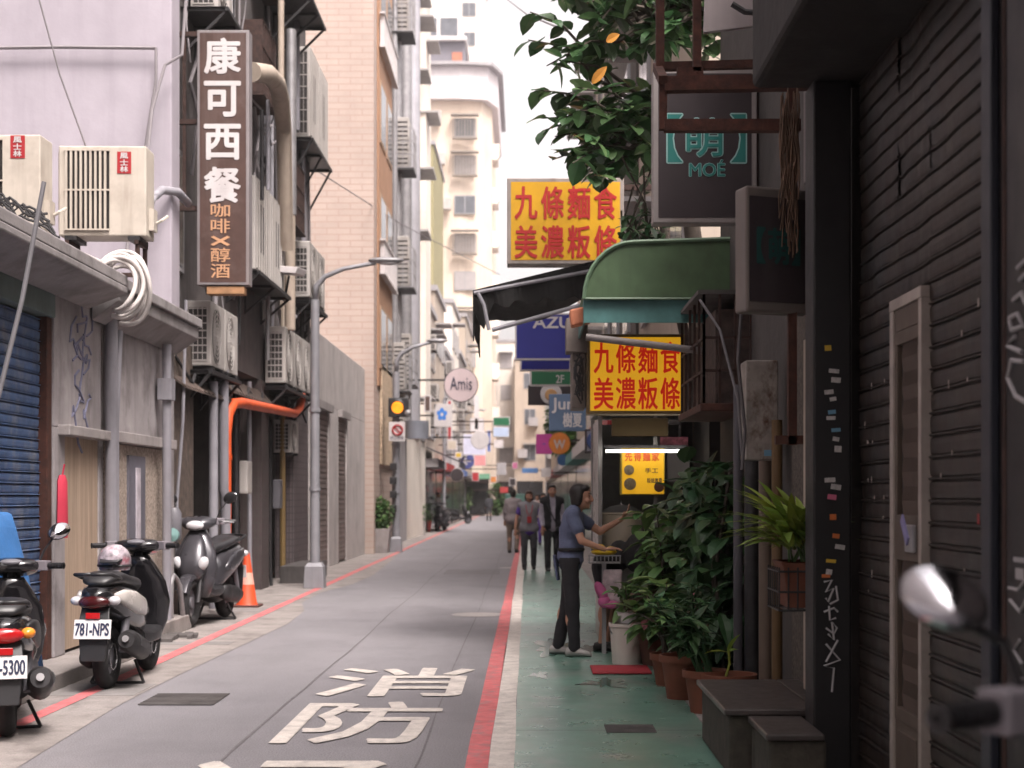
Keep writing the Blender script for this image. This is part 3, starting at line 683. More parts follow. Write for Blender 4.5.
# concrete shop with two shutters
Cs = thing('concrete_shop', 'low pale concrete shop with two grey roller shutters under a plain parapet', 'building', (-4.2,34,0))
b = MB(); b.box(-9,-4.5,29.65,39.3,0,4.6); b.box(-4.5,-4.2,29.65,39.3,3.45,4.85)
for y0, y1 in ((29.65,30.1),(32.1,33.8),(35.3,39.3)): b.box(-4.5,-4.2,y0,y1,0,3.448)
part(Cs, 'wall', b, palegrey, bevel=.012)
b = MB(); b.box(-4.2,-4.1,30.0,32.2,3.3,3.46); part(Cs, 'hood', b, concrete)
b = MB(); b.box(-4.2,-4.1,33.7,35.4,3.3,3.46); part(Cs, 'hood', b, concrete)
for y0, y1 in ((30.1,32.1),(33.8,35.3)):
    b = MB(); shutter_mesh(-4.245, y0, y1, .05, 3.45, .11, .03, mb=b); part(Cs, 'shutter', b, M('taupe_shutter', (.25,.2,.185), .6, var=.2, streak=.4))
b = MB(); b.box(-4.25,-3.75,26.0,28.4,0,.3); single('stone_step', b, dark_con, 'dark stone doorstep beside the base of the lamp post', 'step', bevel=.015)
# wall of tall salmon tile
Pk = thing('tiled_tower', 'tall apartment block clad in salmon tiles with brown window bays', 'building', (-4,42,0))
b = MB(); b.box(-15,-3.98,39.5,45,0,26); part(Pk, 'wall', b, pinktile)
b = MB(); b.box(-3.975,-3.93,40.3,44.4,4.5,26); part(Pk, 'window_bay', b, browntile)
for k in range(7):
    z = 5+3.05*k; b = MB(); b.box(-3.93,-3.9,40.6,42.2,z,z+1.7); b.box(-3.93,-3.9,42.5,44.1,z,z+1.7); wf = part(Pk, 'window', b, M('tan_frame', (.36,.24,.16), .6))
    b = MB(); b.box(-3.9,-3.895,40.7,42.1,z+.1,z+1.6); b.box(-3.9,-3.895,42.6,44.0,z+.1,z+1.6); part(wf, 'pane', b, winglass)
    if k in (1, 3):
        b = MB()
        for j in range(16): b.box(-3.9,-3.78,40.4+j*.26,40.45+j*.26,z-.5,z+.35)
        b.box(-3.9,-3.76,40.3,44.5,z-.55,z-.48); b.box(-3.9,-3.76,40.3,44.5,z+.35,z+.4)
        part(Pk, 'railing', b, signwhite)
b = MB(); b.box(-3.97,-3.9,41,44.9,2.4,5.6); part(Pk, 'screen', b, M('worn_lattice', (.5,.38,.27), .8, var=.5, scale=14))

# unseen blocks added around the camera to shade the street and fill the mirrors
t = thing('apartment_building', 'grey apartment block added outside the picture to shade the street, before the blue shutter', 'building', (-6,-5,0))
b = MB(); b.box(-14,-4.1,-30,7.9,0,15); part(t, 'wall', b, greyplaster)
t = thing('apartment_building', 'pale block with a red fascia added behind the camera to show in mirrors', 'building', (0,-40,0))
b = MB(); b.box(-16,12,-52,-42,0,9); part(t, 'wall', b, beige)
b = MB(); b.box(-3,4,-41.99,-41.5,3,4); part(t, 'fascia', b, signred)
# ------------------------------------------------------------------ buildings farther down the street
def windows(bd, face, a0, a1, z0, z1, na, nz, w, h, plane, frame=None, pane=None, sgn=1, skip=(), awn=None, seed=0):
    """regular windows on a wall: face 'x' = wall in the YZ plane at x=plane, 'y' = wall in the XZ plane at y=plane"""
    rnd = random.Random(seed)
    for i in range(na):
        for j in range(nz):
            if (i,j) in skip: continue
            a = a0 + (a1-a0)*(i+.5)/na; z = z0 + (z1-z0)*(j+.5)/nz; ww = w*rnd.uniform(.85,1.1)
            def bx(a_,b_,c_,d_,o0,o1):
                m_ = MB()
                if face == 'x': m_.box(plane+sgn*o0, plane+sgn*o1, a_, b_, c_, d_)
                else: m_.box(a_, b_, plane+sgn*o0, plane+sgn*o1, c_, d_)
                return m_
            wf = part(bd, 'window', bx(a-ww/2,a+ww/2,z-h/2,z+h/2,.002,.06), frame or winframe)
            m_ = bx(a-ww/2+.06,a-.03,z-h/2+.06,z+h/2-.06,.06,.066); m2 = bx(a+.03,a+ww/2-.06,z-h/2+.06,z+h/2-.06,.06,.066); m_.add(m2.v, m2.f)
            part(wf, 'pane', m_, pane or winglass)
            if awn and rnd.random() < awn:
                q = bx(a-ww*.6,a+ww*.6,z+h/2+.05,z+h/2+.12,.0,.7); part(wf, 'canopy', q, M('awning_sheet', (.35,.33,.33), .6))
def plain_building(name, label, x0, x1, y0, y1, h, mat, roof=True):
    t = thing(name, label, 'building', ((x0+x1)/2,(y0+y1)/2,0))
    b = MB(); b.box(x0,x1,y0,y1,0,h); part(t, 'wall', b, mat)
    if roof:
        b = MB(); b.box(x0-.12,x1+.12,y0-.12,y1+.12,h+.002,h+.25); part(t, 'parapet', b, greyfac)
    return t
# pipes-and-cages building
D = plain_building('apartment_building', 'grey apartment building carrying silver pipes and caged air conditioners, beyond the salmon tiles', -14,-4.1,45.02,52,22, greyfac)
for i, (y, r, m_) in enumerate(((45.5,.10,galv),(46.3,.13,galv),(47.2,.09,greypipe),(48.6,.22,galv),(50,.12,greypipe),(51.2,.28,M('silver_duct', (.40,.39,.42), .45, metal=.4)))):
    b = MB(); b.tube([(-4.02+r*.6,y,3.5),(-4.02+r*.6,y,22)], r, 10)
    part(D, 'riser_pipe', b, m_, smooth='auto')
windows(D, 'x', 45.4, 51.6, 3.5, 21, 2, 6, 1.6, 1.4, -4.1, pane=darkglass)
proto_cage = thing('caged_air_conditioner', '', 'air conditioner')
b = MB(); b.box(-.45,.45,-.2,.2,.06,.85); b.box(-.4,.4,-.19,.19,.9,1.6); part(proto_cage, 'casing', b, acwhite, bevel=.02)
b = MB()
for k in range(5): b.box(-.456,-.45,-.16,.16,.15+.14*k,.2+.14*k)
for k in range(4): b.box(-.406,-.4,-.15,.15,1.0+.14*k,1.05+.14*k)
part(proto_cage, 'coil', b, accoil)
b = MB()
for k in range(7): b.box(-.6+k*.2-.01,-.6+k*.2+.01,-.35,-.33,0,1.2)
for z in (0,.4,.8,1.2): b.box(-.61,.61,-.35,-.33,z,z+.025); b.box(-.61,-.59,-.35,.3,z,z+.025)
for k in range(3): b.box(-.61,-.59,-.25+.22*k,-.23+.22*k,0,1.2)
part(proto_cage, 'cage', b, galv)
b = MB(); b.box(-.62,.62,-.36,.3,-.06,-.005); part(proto_cage, 'tray', b, darkmetal)
for i, (px, py, Yd, s_, lb) in enumerate(((399,37,46,1.,'caged air conditioner highest on the grey building, near the top of the picture'),(400,172,46.4,1.,'caged air conditioner halfway up the grey building beyond the salmon tiles'),(399,290,46.4,1.,'caged air conditioner lowest on the grey building, above the traffic light'),(386,392,44.6,.9,'stacked air conditioner just beside the traffic light'),(412,386,47,1.,'air conditioner on a shelf behind the traffic light pole'),(388,425,44.6,.8,'small air conditioner below the stacked one by the traffic light'))):
    o = proto_cage if i == 0 else copy_tree(proto_cage); o['label'] = lb; o['group'] = 'caged air conditioners on the grey building'
    put(o, (-3.75 if i not in (3,5) else -3.72, Yd, PZ(py,Yd)), R(90), s_)
Fb = plain_building('apartment_building', 'pale pink rendered building between the silver pipes and the cream tower', -14,-4.12,52.02,62,24, cream2)
windows(Fb, 'x', 52.5, 61.5, 3, 23, 3, 7, 1.7, 1.4, -4.12, awn=.5, seed=3)
b = MB(); b.box(-4.115,-3.9,59,62.0,4,24); part(Fb, 'corner_strip', b, cream2)
Ol = plain_building('apartment_building', 'narrow olive green block beside the cream tower', -14,-6.1,100,112,25, olive)
b = MB(); b.box(-7.6,-6.9,99.2,99.99,11,11.9); b.box(-7.6,-6.9,99.2,99.99,18,18.9); part(Ol, 'air_conditioner', b, acwhite, bevel=.02)
# the cream tower at the bend
E_ = thing('cream_tower', 'tall cream apartment tower closing the view at the bend, with a faceted corner', 'building', (-6,124,0))
ft = 33.2
b = MB(); b.prism([(-16,140,0),(-16,120,0),(-5.2,120,0),(-3.4,120.3,0),(-2.7,122.5,0),(-2.7,140,0)], (0,0,ft)); part(E_, 'wall', b, cream)
b = MB(); b.prism([(-16,140,ft+.002),(-16,119.4,ft+.002),(-5.2,119.3,ft+.002),(-3.0,119.7,ft+.002),(-2.2,122.3,ft+.002),(-2.2,140,ft+.002)], (0,0,2.6)); part(E_, 'penthouse', b, M('lilac_panel', (.62,.57,.58), .7, var=.06))
b = MB(); b.prism([(-16,141,ft+2.605),(-16,118.9,ft+2.605),(-5.2,118.8,ft+2.605),(-2.6,119.2,ft+2.605),(-1.8,122,ft+2.605),(-1.8,141,ft+2.605)], (0,0,.25)); part(E_, 'roof', b, greyfac)
b = MB(); b.box(-9.2,-4.9,121.5,132,ft+2.87,ft+5.2); part(E_, 'roof_hut', b, M('slate_sheet', (.17,.16,.185), .6, var=.1)); 
b = MB(); b.box(-9.4,-4.7,121,133,ft+5.21,ft+5.5); b.box(-8.9,-5.2,122.5,132,ft+5.51,ft+7.9); part(E_, 'roof_addition', b, M('whitewashed_panel', (.66,.62,.61), .7, var=.1))
b = MB(); b.box(-8.6,-7.2,122.4,122.49,ft+5.9,ft+7.4); b.box(-6.9,-5.5,122.4,122.49,ft+5.9,ft+7.4); part(E_, 'window', b, winglass)
b = MB(); b.box(-5.9,-5.1,121.4,121.49,ft+3.5,ft+4.3); part(E_, 'vent', b, M('orange_vent', (.45,.16,.1), .7))
fl_y = [128,165,205,243,281,320,358,396]
for j, py in enumerate(fl_y):
    z = PZ(py,120); 
    for (cx, w_) in ((465,1.7),) if j not in (2,) else ((465,1.7),):
        X = PX(cx,120); b = MB(); b.box(X-w_/2,X+w_/2,119.85,119.998,z-.75,z+.75); wf = part(E_, 'window', b, winframe)
        b = MB(); b.box(X-w_/2+.08,X-.04,119.84,119.849,z-.66,z+.66); b.box(X+.04,X+w_/2-.08,119.84,119.849,z-.66,z+.66); part(wf, 'pane', b, winglass if j in (0,2) else M('curtained_glass', (.36,.33,.33), .3))
        if j in (0,1,3,5):
            b = MB()
            for k in range(9): b.box(X-w_/2-.1+k*(w_+.2)/8-.03,X-w_/2-.1+k*(w_+.2)/8+.03,119.3,119.36,z-.9,z+.6)
            b.box(X-w_/2-.15,X+w_/2+.15,119.2,119.8,z-1.,z-.92); b.box(X-w_/2-.25,X+w_/2+.25,119.1,119.83,z+.85,z+.95); part(wf, 'window_cage', b, M('weathered_cage', (.28,.24,.21), .7))
for j in range(7):
    z = PZ(150+45*j,120); b = MB(); b.box(-2.69,-2.2,123,126,z-.1,z+.1); b.box(-2.69,-2.1,123,124,z+.1,z+1.2); part(E_, 'balcony', b, cream2)
b = MB(); b.box(-9,-2.9,119.85,119.99,.1,2.9); part(E_, 'shop_front', b, darkglass)
b = MB(); b.prism([(-9,119.99,3.3),(-2.8,119.99,3.3),(-2.8,118.6,2.9),(-9,118.6,2.9)], (0,0,.06)); part(E_, 'shop_awning', b, M('green_shop_awning', (.06,.16,.1), .7))
for (px, py) in ((436,118),(440,160),(433,232),(446,205)):
    b = MB(); X = PX(px,120); z = PZ(py,120); b.box(X-.45,X+.45,119.1,119.7,z-.5,z+.4); part(E_, 'air_conditioner', b, acwhite, bevel=.03)
t = plain_building('apartment_building', 'very tall pale tower standing behind the cream tower, almost lost in the bright sky', -11,-4.6,165,180,61,cream2)
windows(t, 'y', -7.5,-4.8, 34, 60, 1, 8, 1.4, 1.5, 165, sgn=-1, seed=9)
# left shop row, two and three storeys
rowcols = [(62.02,69,9.6,M('warm_shop_front', (.42,.35,.3), .8, var=.15, streak=.4)),(69.02,77,11.0,beige),(77.02,85,9.,greyfac),(85.02,94,12.5,cream2),(94.02,104,10.5,dimfac),(104.02,118,14,beige)]
lbs = ['shop house with a dark awning just past the traffic light pole','three storey beige shop house behind the round pink sign','grey shop house in the blurred row past the pink sign','pale shop house halfway down the blurred row','dim shop house near the end of the blurred row','last beige shop house before the cream tower']
for i, (y0, y1, h, m_) in enumerate(rowcols):
    t = plain_building('shop_house', lbs[i], -14,-4.15,y0,y1,h,m_); t['group'] = 'shop houses down the street'
    windows(t, 'x', y0+.4, y1-.4, 3.2, h-.3, 3, max(1,int((h-3)/3)), 1.5, 1.3, -4.15, seed=i, awn=.4)
    b = MB(); b.box(-4.15,-4.1,y0+.5,y1-.5,.1,2.7); part(t, 'shop_front', b, darkglass)
    b = MB(); b.box(-4.15,-3.6,y0+.3,y1-.3,2.75,3.1); part(t, 'fascia', b, [greyfac,signred,signwhite,M('blue_fascia', (.05,.12,.35), .6),greyfac,cream2][i])
# right row
rrow = [(18,27,2.05,17,beige),(27.02,38,2.0,15,M('dark_facade', (.07,.06,.055), .85, var=.3, scale=2, streak=.6)),(38.02,50,2.05,14.5,cream2),(50.02,60,2.1,13,beige),(60.02,72,2.1,8.2,greyfac),(72.02,86,2.1,9,cream2),(86.02,100,2.1,10,dimfac),(100.02,125,2.2,12,beige)]  # second facade is dark with darker vertical streaks
lbs = ['beige building behind the rubber tree and the orange sign','dim building behind the row of hanging signs','pale building beyond the blue sign','beige building past the food stall, seen in the distance','low grey shop house beyond the signs','low pale shop house beyond the orange round sign','low dim shop house far along the green pavement','last beige building along the green pavement']
for i, (y0, y1, x, h, m_) in enumerate(rrow):
    t = plain_building('shop_house', lbs[i], x,12,y0,y1,h,m_); t['group'] = 'shop houses down the street'
    windows(t, 'x', y0+.4, y1-.4, 3.4, h-.3, 3, max(1,int((h-3)/3.1)), 1.5, 1.3, x, sgn=-1, seed=20+i, awn=.4)
    b = MB(); b.box(x-.05,x,y0+.5,y1-.5,.1,2.7); part(t, 'shop_front', b, darkglass)
    b = MB(); b.box(x-.5,x,y0+.3,y1-.3,2.75,3.1); part(t, 'fascia', b, [dimfac,signred,signwhite,tealpaint,signwhite,greyfac,signred,cream2][i])
# far end
far = [(-4.4,-1.0,150,17,cream2,'white apartment block at the far end of the street, left of the pale gap'),(-.98,1.9,142,14.5,beige,'beige block in the middle of the far end of the street'),(1.92,5.2,146,13,greyfac,'grey block at the far end of the street near the green tree'),(5.22,12,135,15,cream2,'cream block at the far end, mostly behind the hanging signs'),(-9,-4.45,150,23,cream2,'tall pale block behind the cream tower at the far end')]
for i, (x0, x1, y, h, m_, lb) in enumerate(far):
    t = plain_building('apartment_building', lb, x0,x1,y,y+14,h,m_)
    n = max(1,int((x1-x0)/1.7)); windows(t, 'y', x0+.1, x1-.1, 4, h-.3, n, int((h-4)/3), 1.2, 1.5, y, sgn=-1, seed=40+i, awn=.5, pane=winglass if i % 2 else M('curtained_glass', (.36,.33,.33), .3))
    b = MB(); b.box(x0+.2,x1-.2,y-.06,y-.002,.2,3); part(t, 'shop_front', b, darkglass)
    for k in range(2):
        b = MB(); b.box(x0+.3+k,x0+1.2+k,y-.8,y-.003,5.2+3*k,6.0+3*k); part(t, 'balcony', b, [signwhite,greyfac,signwhite,cream2,cream2][i])
g = MB(); g.box(-4.6,-.2,123,123.4,0,.55); single('low_wall', g, pave_con, 'low pale wall across the far end of the street', 'wall')
g = MB(); g.box(-1.6,.4,119.6,120.5,.05,1.6); g.box(-1.65,.45,119.55,120.55,1.602,1.75); single('parked_cart', g, M('green_cart', (.10,.22,.19), .6), 'pale green covered cart parked at the far end behind the walkers', 'cart', bevel=.05)

# ------------------------------------------------------------------ poles, lamps, signals
def street_lamp(label, px, py, top_y, arm_px, arm_py, r=.075, base=.5):
    c = G(px, py); t = thing('street_lamp', label, 'street lamp', c, 'street lamps along the kerb')
    b = MB(); zt = PZ(top_y, c.y); b.tube([c, c+Vector((0,0,zt-.0))], [r,r*.85], 14)
    for z in (1.6,2.9): b.lathe([(r+.012,0),(r+.012,.06)], c+Vector((0,0,z)), 14)
    part(t, 'pole', b, polem, smooth='auto')
    e = P(arm_px, arm_py, c.y); L_ = e.x-c.x; dz = e.z-zt; b = MB()
    b.tube([c+Vector((0,0,zt-.02)), c+Vector((.02,0,zt+dz*.35)), c+Vector((.12*L_,0,zt+dz*.6)), c+Vector((.35*L_,0,zt+dz*.8)), e-Vector((.35,0,.03))], [r*.6,r*.55,r*.5,r*.42,r*.4], 10)
    part(t, 'arm', b, polem, smooth=True)
    b = MB(); b.ell(e-Vector((.18,0,-.01)), (.3,.1,.055)); part(t, 'lamp_head', b, galv, smooth=True)
    b = MB(); b.ell(e-Vector((.14,0,.035)), (.16,.07,.035)); part(t, 'lamp_lens', b, clearlens, smooth=True)
    if base:
        b = MB(); b.loft([[c+Vector((sx*w_,sy*w_,z)) for sx,sy in ((-1,-1),(1,-1),(1,1),(-1,1))] for z, w_ in ((.0,.17),(.36,.15),(.42,.11))]); part(t, 'plinth', b, polem, bevel=.012)
    return t
l1 = street_lamp('nearest grey street lamp with a curved arm, in front of the pale shutter shop', 315, 588, 300, 397, 261, .085)
l2 = street_lamp('grey street lamp pole carrying the amber traffic light', 396, 552, 372, 444, 341, .115)
l3 = street_lamp('slim lamp post behind the dark awning near the pink round sign', 444, 529, 400, 470, 395, .09, 0)
l4 = street_lamp('slim far lamp post with the blue arrow sign on it', 464, 519, 420, 485, 410, .1, 0)
tl = thing('traffic_light', 'single amber traffic light in a black housing on the lamp pole', 'traffic light', P(399,416,40.6))
b = MB(); x0,x1,z0,z1 = PX(388.5,40.6),PX(408.5,40.6),PZ(417,40.6),PZ(398,40.6); b.box(x0,x1,40.5,40.75,z0,z1); part(tl, 'housing', b, blackplas, bevel=.02)
c = P(397.5,407.5,40.5); b = MB(); b.lathe([(0,-.03),(.16,-.015),(.16,0)], c, 20, 'y'); part(tl, 'lens', b, M('lit_amber_lens', (.8,.25,.015), .3, emit=.55, ecol=(1,.27,.01)), smooth='auto')
b = MB(); b.tube([c+Vector((.19*math.cos(a),-.1,.19*math.sin(a))) for a in [R(-10+200*i/12) for i in range(13)]], .03, 6); part(tl, 'visor', b, blackplas)
b = MB(); b.ell(P(408,413,40.45), (.09,.06,.09)); part(tl, 'small_lamp', b, galv, smooth=True)
np_ = thing('parking_sign', 'white square no parking sign with a red ring below the amber light', 'sign', P(397,441,40.55))
x0,x1,z0,z1 = PX(389,40.5),PX(405,40.5),PZ(441,40.5),PZ(422,40.5); b = MB(); b.box(x0,x1,40.5,40.53,z0,z1); part(np_, 'panel', b, signwhite)
b = MB(); c = P(397.5,430,40.49); b.tube([c+Vector((.13*math.cos(a),0,.13*math.sin(a))) for a in [2*math.pi*i/20 for i in range(21)]], .03, 6, cap=False); b.bar(c+Vector((-.09,0,.09)), c+Vector((.09,0,-.09)), .03); part(np_, 'ring', b, signred)
b = MB(); b.text('禁止停車', (x0+.03,40.492,z0+.03), (x1-x0-.06,0,0), (0,0,.1), 0); part(np_, 'lettering', b, navyl)
b = MB(); b.lathe([(.0,-.25),(.33,-.25),(.33,.25),(0,.25)], (PX(417,42),42,PZ(430,42)), 20); single('metal_bin_box', b, M('blue_grey_sheet', (.24,.25,.29), .5, metal=.3), 'rounded blue grey metal box beside the no parking sign', 'box', smooth='auto')
b = MB()
for k in range(4): b.box(PX(389,40.4),PX(396,40.4),40.6,40.75,PZ(470+14*k,40.6),PZ(463+14*k,40.6))
single('meter_box', b, blackplas, 'small dark meter boxes strapped to the traffic light pole', 'box', bevel=.01)
# ------------------------------------------------------------------ far signs
def disc_sign(name, label, px, py, rpx, Y, mat, rim, texts=(), stem=None, thick=.12):
    c = P(px,py,Y); r = rpx/F*Y; t = thing(name, label, 'sign', c-Vector((0,0,r)))
    b = MB(); b.lathe([(0,-thick/2),(r,-thick/2),(r,thick/2),(0,thick/2)], c, 32, 'y'); part(t, 'disc', b, mat, smooth='auto')
    b = MB(); b.tube([c+Vector((r*math.cos(a),0,r*math.sin(a))) for a in [2*math.pi*i/32 for i in range(33)]], r*.05, 6, cap=False); part(t, 'rim', b, rim)
    for (s_, x0, y0, x1, y1, m_, bo) in texts:
        b = MB(); q = Y-thick/2-.02; b.text(s_, (PX(x0,q),q,PZ(y1,q)), (PX(x1,q)-PX(x0,q),0,0), (0,0,PZ(y0,q)-PZ(y1,q)), bo); part(t, 'lettering', b, m_)
    if stem:
        b = MB(); b.bar(c+Vector((-r,0,r*.3)), (stem,Y,c.z+r*.3), .06); part(t, 'bracket', b, darkmetal)
    return t
disc_sign('round_sign', 'large round pale pink sign with thin dark script hanging over the pavement', 461,385,16.5,50, M('sign_pink', (.6,.48,.49), .5, var=.04), signdark, (('Amis',450,377,472,390,navyl,0),), stem=-4.1)
disc_sign('round_sign', 'round blank white sign glowing pale among the far shop signs', 480,440,9,66, signwhite, signwhite, stem=-4.1)
disc_sign('arrow_sign', 'round dark blue traffic sign with a white arrow on the far lamp post', 467,461,7.5,97, M('traffic_blue', (.05,.06,.2), .5), signwhite, (('←',463,457,471,465,signwhite,.03),), thick=.06)
disc_sign('round_sign', 'round orange sign with a pale cup over the green pavement', 559.5,443.5,10.5,52, M('sign_orange', (.7,.22,.035), .5, var=.15, scale=2), M('orange_rim', (.5,.13,.02), .5), (('W',554,440,565,449,signwhite,.03),), stem=2.1)
disc_sign('round_sign', 'small round blue sign below the orange round sign', 563,460,5.5,60, M('sign_blue', (.03,.10,.25), .5), M('deep_blue_rim', (.02,.05,.15), .5), stem=2.1)
disc_sign('round_sign', 'round dark shop sign beside the left lamp posts under the dark awning', 457,475,6.5,72, signdark, signwhite, thick=.1, stem=-4.1)
def far_sign(label, x0, y0, x1, y1, Y, face, frame=signwhite, texts=(), bx=None, fw=.03, depth=.12):
    br = None
    if bx is not None:
        z = PZ((y0+y1)/2,Y); br = [((PX(x0 if bx < 0 else x1,Y),Y+depth/2,z),(bx,Y+depth/2,z),.06)]
    return sign_box('shop_sign', label, x0,y0,x1,y1,Y,depth,face,frame,texts,fw=fw,bracket=br,group='shop signs down the street')
sblue = M('sign_ultramarine', (.018,.022,.22), .45, var=.06); sgreen = M('sign_green', (.02,.13,.06), .5, var=.08); sslate = M('sign_slate_blue', (.10,.15,.24), .55, var=.1)
far_sign('large ultramarine sign with pale capital letters under the black awning', 515,313,578,360,26,sblue,signwhite,(('AZU',533,317,571,328,signwhite,.03),),bx=2.0)
far_sign('lower ultramarine sign strip directly below the large blue one', 520,359,571,371,27,sblue,signwhite,bx=2.0)
far_sign('green sign strip marked for the second floor below the blue signs', 530,370,572,386,28,sgreen,signwhite,(('2F',556,375,564,383,signwhite,.02),),bx=2.0)
dk = far_sign('black sign with a picture of a plate of food below the green strip', 528,385,575,405,29,signdark,signdark,bx=2.0)
b = MB(); q = 28.98; b.lathe([(0,-.02),(.2,-.015),(.21,0)], P(551,394,q), 22, 'y'); pl = part(dk, 'plate_picture', b, signwhite, smooth='auto')
b = MB(); b.lathe([(0,-.035),(.1,-.03),(.12,-.02)], P(551,395,q), 14, 'y'); part(pl, 'food_picture', b, M('noodle_tan', (.5,.28,.12), .6))
far_sign('slate blue sign with white handwriting hanging by the dark sign', 549,394,586,431,24,sslate,sslate,(('June',552,398,583,413,signwhite,.02),('樹夏',563,413,582,427,signwhite,.02)),bx=1.95)
far_sign('small pink over blue sign near the orange round sign', 536,434,552,454,56,M('sign_violet_blue', (.10,.10,.4), .5),M('sign_magenta', (.55,.06,.32), .5),bx=2.1,fw=.35)
far_sign('green and white banner sign hanging in the far middle of the street', 493,417,510,426,70,sgreen,signwhite,bx=-4.0)
far_sign('pale blue and white sign below the green banner in the far middle', 493,427,509,437,72,M('sign_pale_blue', (.42,.5,.66), .5),signwhite,bx=-4.0)
far_sign('pale lilac sign behind the blank white round sign', 463,434,486,455,80,M('sign_lilac', (.5,.5,.62), .5),signwhite,bx=-4.1)
far_sign('small white sign above the blank round sign', 470,418,484,432,84,signwhite,greyfac,bx=-4.1)
far_sign('white sign with a blue emblem between the traffic light and the pink round sign', 434,404,451,427,58,signwhite,signwhite,(('✿',437,408,447,420,M('emblem_blue', (.05,.2,.6), .5),.02),),bx=-4.1)
far_sign('faded red signboard among the blurred far shops', 474,455,486,466,90,M('sign_pinkred', (.6,.25,.25), .5),signwhite,bx=-4.1)
far_sign('small red signboard on a post beside the far walker', 472,472,479,481,92,signred,signwhite,bx=-4.1)
far_sign('thin blue awning board over a far shop', 522,468,538,473,105,M('sign_sky', (.12,.28,.6), .5),M('sky_frame', (.12,.28,.6), .5),bx=2.1)
far_sign('white lit lantern board outside a far shop', 541,468,551,477,70,signwhite,signwhite,bx=2.1)
far_sign('grey signboard hanging over the far left pavement', 497,463,506,475,95,greyfac,signwhite,bx=-4.1)
far_sign('teal signboard over a far left shop', 432,416,446,424,66,M('sign_teal', (.07,.25,.17), .5),signwhite,bx=-4.15)
far_sign('red lantern board by the far end of the street', 500,487,508,493,108,M('board_red', (.5,.06,.06), .6),signred,bx=-4.1)
sw = far_sign('grey square sign with a blue swirl beside the yellow lit sign', 585,429,611,453,22,M('sign_greyblue', (.16,.16,.2), .5),signdark,bx=1.9)
b = MB(); q = P(596,441,21.98); b.lathe([(0,-.015),(.13,-.012),(.14,0)], q, 22, 'y'); part(sw, 'swirl', b, M('swirl_blue', (.03,.05,.14), .5))
b = MB(); b.tube([q+Vector((.1*math.cos(a)*(1-i/24),-.022,.1*math.sin(a)*(1-i/24))) for i, a in enumerate([R(25*i) for i in range(20)])], .012, 5); part(sw, 'swirl_line', b, M('swirl_pale', (.2,.25,.4), .5))
b = MB(); Y = 62.
b.prism([(-4.1,Y,3.55),(-4.1,Y+5,3.55),(-2.7,Y+5,2.95),(-2.7,Y,2.95)], (0,0,.04)); b.prism([(-2.7,Y,2.75),(-2.7,Y+5,2.75),(-2.7,Y+5,2.95),(-2.7,Y,2.95)], (.03,0,0))
single('dark_awning', b, M('navy_canvas', (.035,.035,.055), .8), 'dark navy awning over the left pavement beyond the traffic light', 'awning')
# bushes and pots on the left
def leafy(mb, c, r, n, L, W, rnd, shape=None):
    for _ in range(n):
        d = Vector((rnd.gauss(0,1),rnd.gauss(0,1),rnd.gauss(0,1))).normalized(); k = rnd.random()**.4
        p = Vector(c)+Vector((d.x*r[0],d.y*r[1],d.z*r[2]))*k
        dd = d*1.0 + Vector((rnd.uniform(-.7,.7),rnd.uniform(-.7,.7),rnd.uniform(-.5,.6)))
        mb.leaf(p, dd, (0,0,1), L*rnd.uniform(.7,1.2), W*rnd.uniform(.8,1.2), rnd.uniform(.1,.5))
    return mb
rnd = random.Random(21)
c = G(377,553); pb = thing('planter_bush', 'clipped green bush in a square concrete planter by the traffic light pole', 'bush', c)
b = MB(); b.loft([[c+Vector((sx*w_,sy*w_,z)) for sx,sy in ((-1,-1),(1,-1),(1,1),(-1,1))] for z, w_ in ((0,.3),(.62,.36),(.66,.36),(.66,.31),(.6,.3))]); part(pb, 'planter', b, concrete)
b = leafy(MB(), c+Vector((.08,0,1.02)), (.34,.34,.42), 900, .12, .07, rnd); part(pb, 'foliage', b, leafmid)
b = MB(); b.tube([c+Vector((0,0,.55)), c+Vector((.02,0,1.1))], .04, 6); part(pb, 'stem', b, bark)
for i, (px, py, lb) in enumerate(((425,532,'red plant pot with a small bush on the left pavement'),(418,534,'pale box planter beside the red plant pot'))):
    c = G(px,py); t = thing('potted_plant', lb, 'potted plant', c)
    b = MB(); b.lathe([(.22,0),(.3,.5),(.32,.5),(.28,.44)], c, 16); part(t, 'pot', b, M('red_pot', (.5,.05,.035), .5) if i == 0 else signwhite, smooth='auto')
    b = leafy(MB(), c+Vector((0,0,.85)), (.35,.35,.4), 220, .2, .1, rnd); part(t, 'foliage', b, leafmid)
for i, (px, py, h, r, lb) in enumerate(((463,518,2.6,.5,'narrow dark green shrub by the far left lamp posts'),(496,516,2.4,.6,'round green shrub at the far end of the street'))):
    c = G(px,py); t = thing('shrub', lb, 'shrub', c, 'shrubs far along the street')
    b = leafy(MB(), c+Vector((0,0,h*.55)), (r,r,h*.5), 500, .35, .2, rnd); part(t, 'foliage', b, leafmid)
    b = MB(); b.tube([c, c+Vector((0,0,h*.5))], .06, 6); part(t, 'stem', b, bark)
ftree = thing('street_tree', 'small bright green tree sticking out behind the slate blue sign', 'tree', (2.3,62,0))
b = MB(); b.tube([(2.6,62,0),(2.5,62,3),(2.0,62,5),(1.7,62,6.2)], [.12,.1,.07,.03], 8); part(ftree, 'trunk', b, bark)
b = leafy(MB(), (1.7,62,4.9), (.75,.9,1.7), 700, .42, .22, rnd); part(ftree, 'crown', b, M('fresh_leaf', (.10,.2,.05), .5, leaf=True))

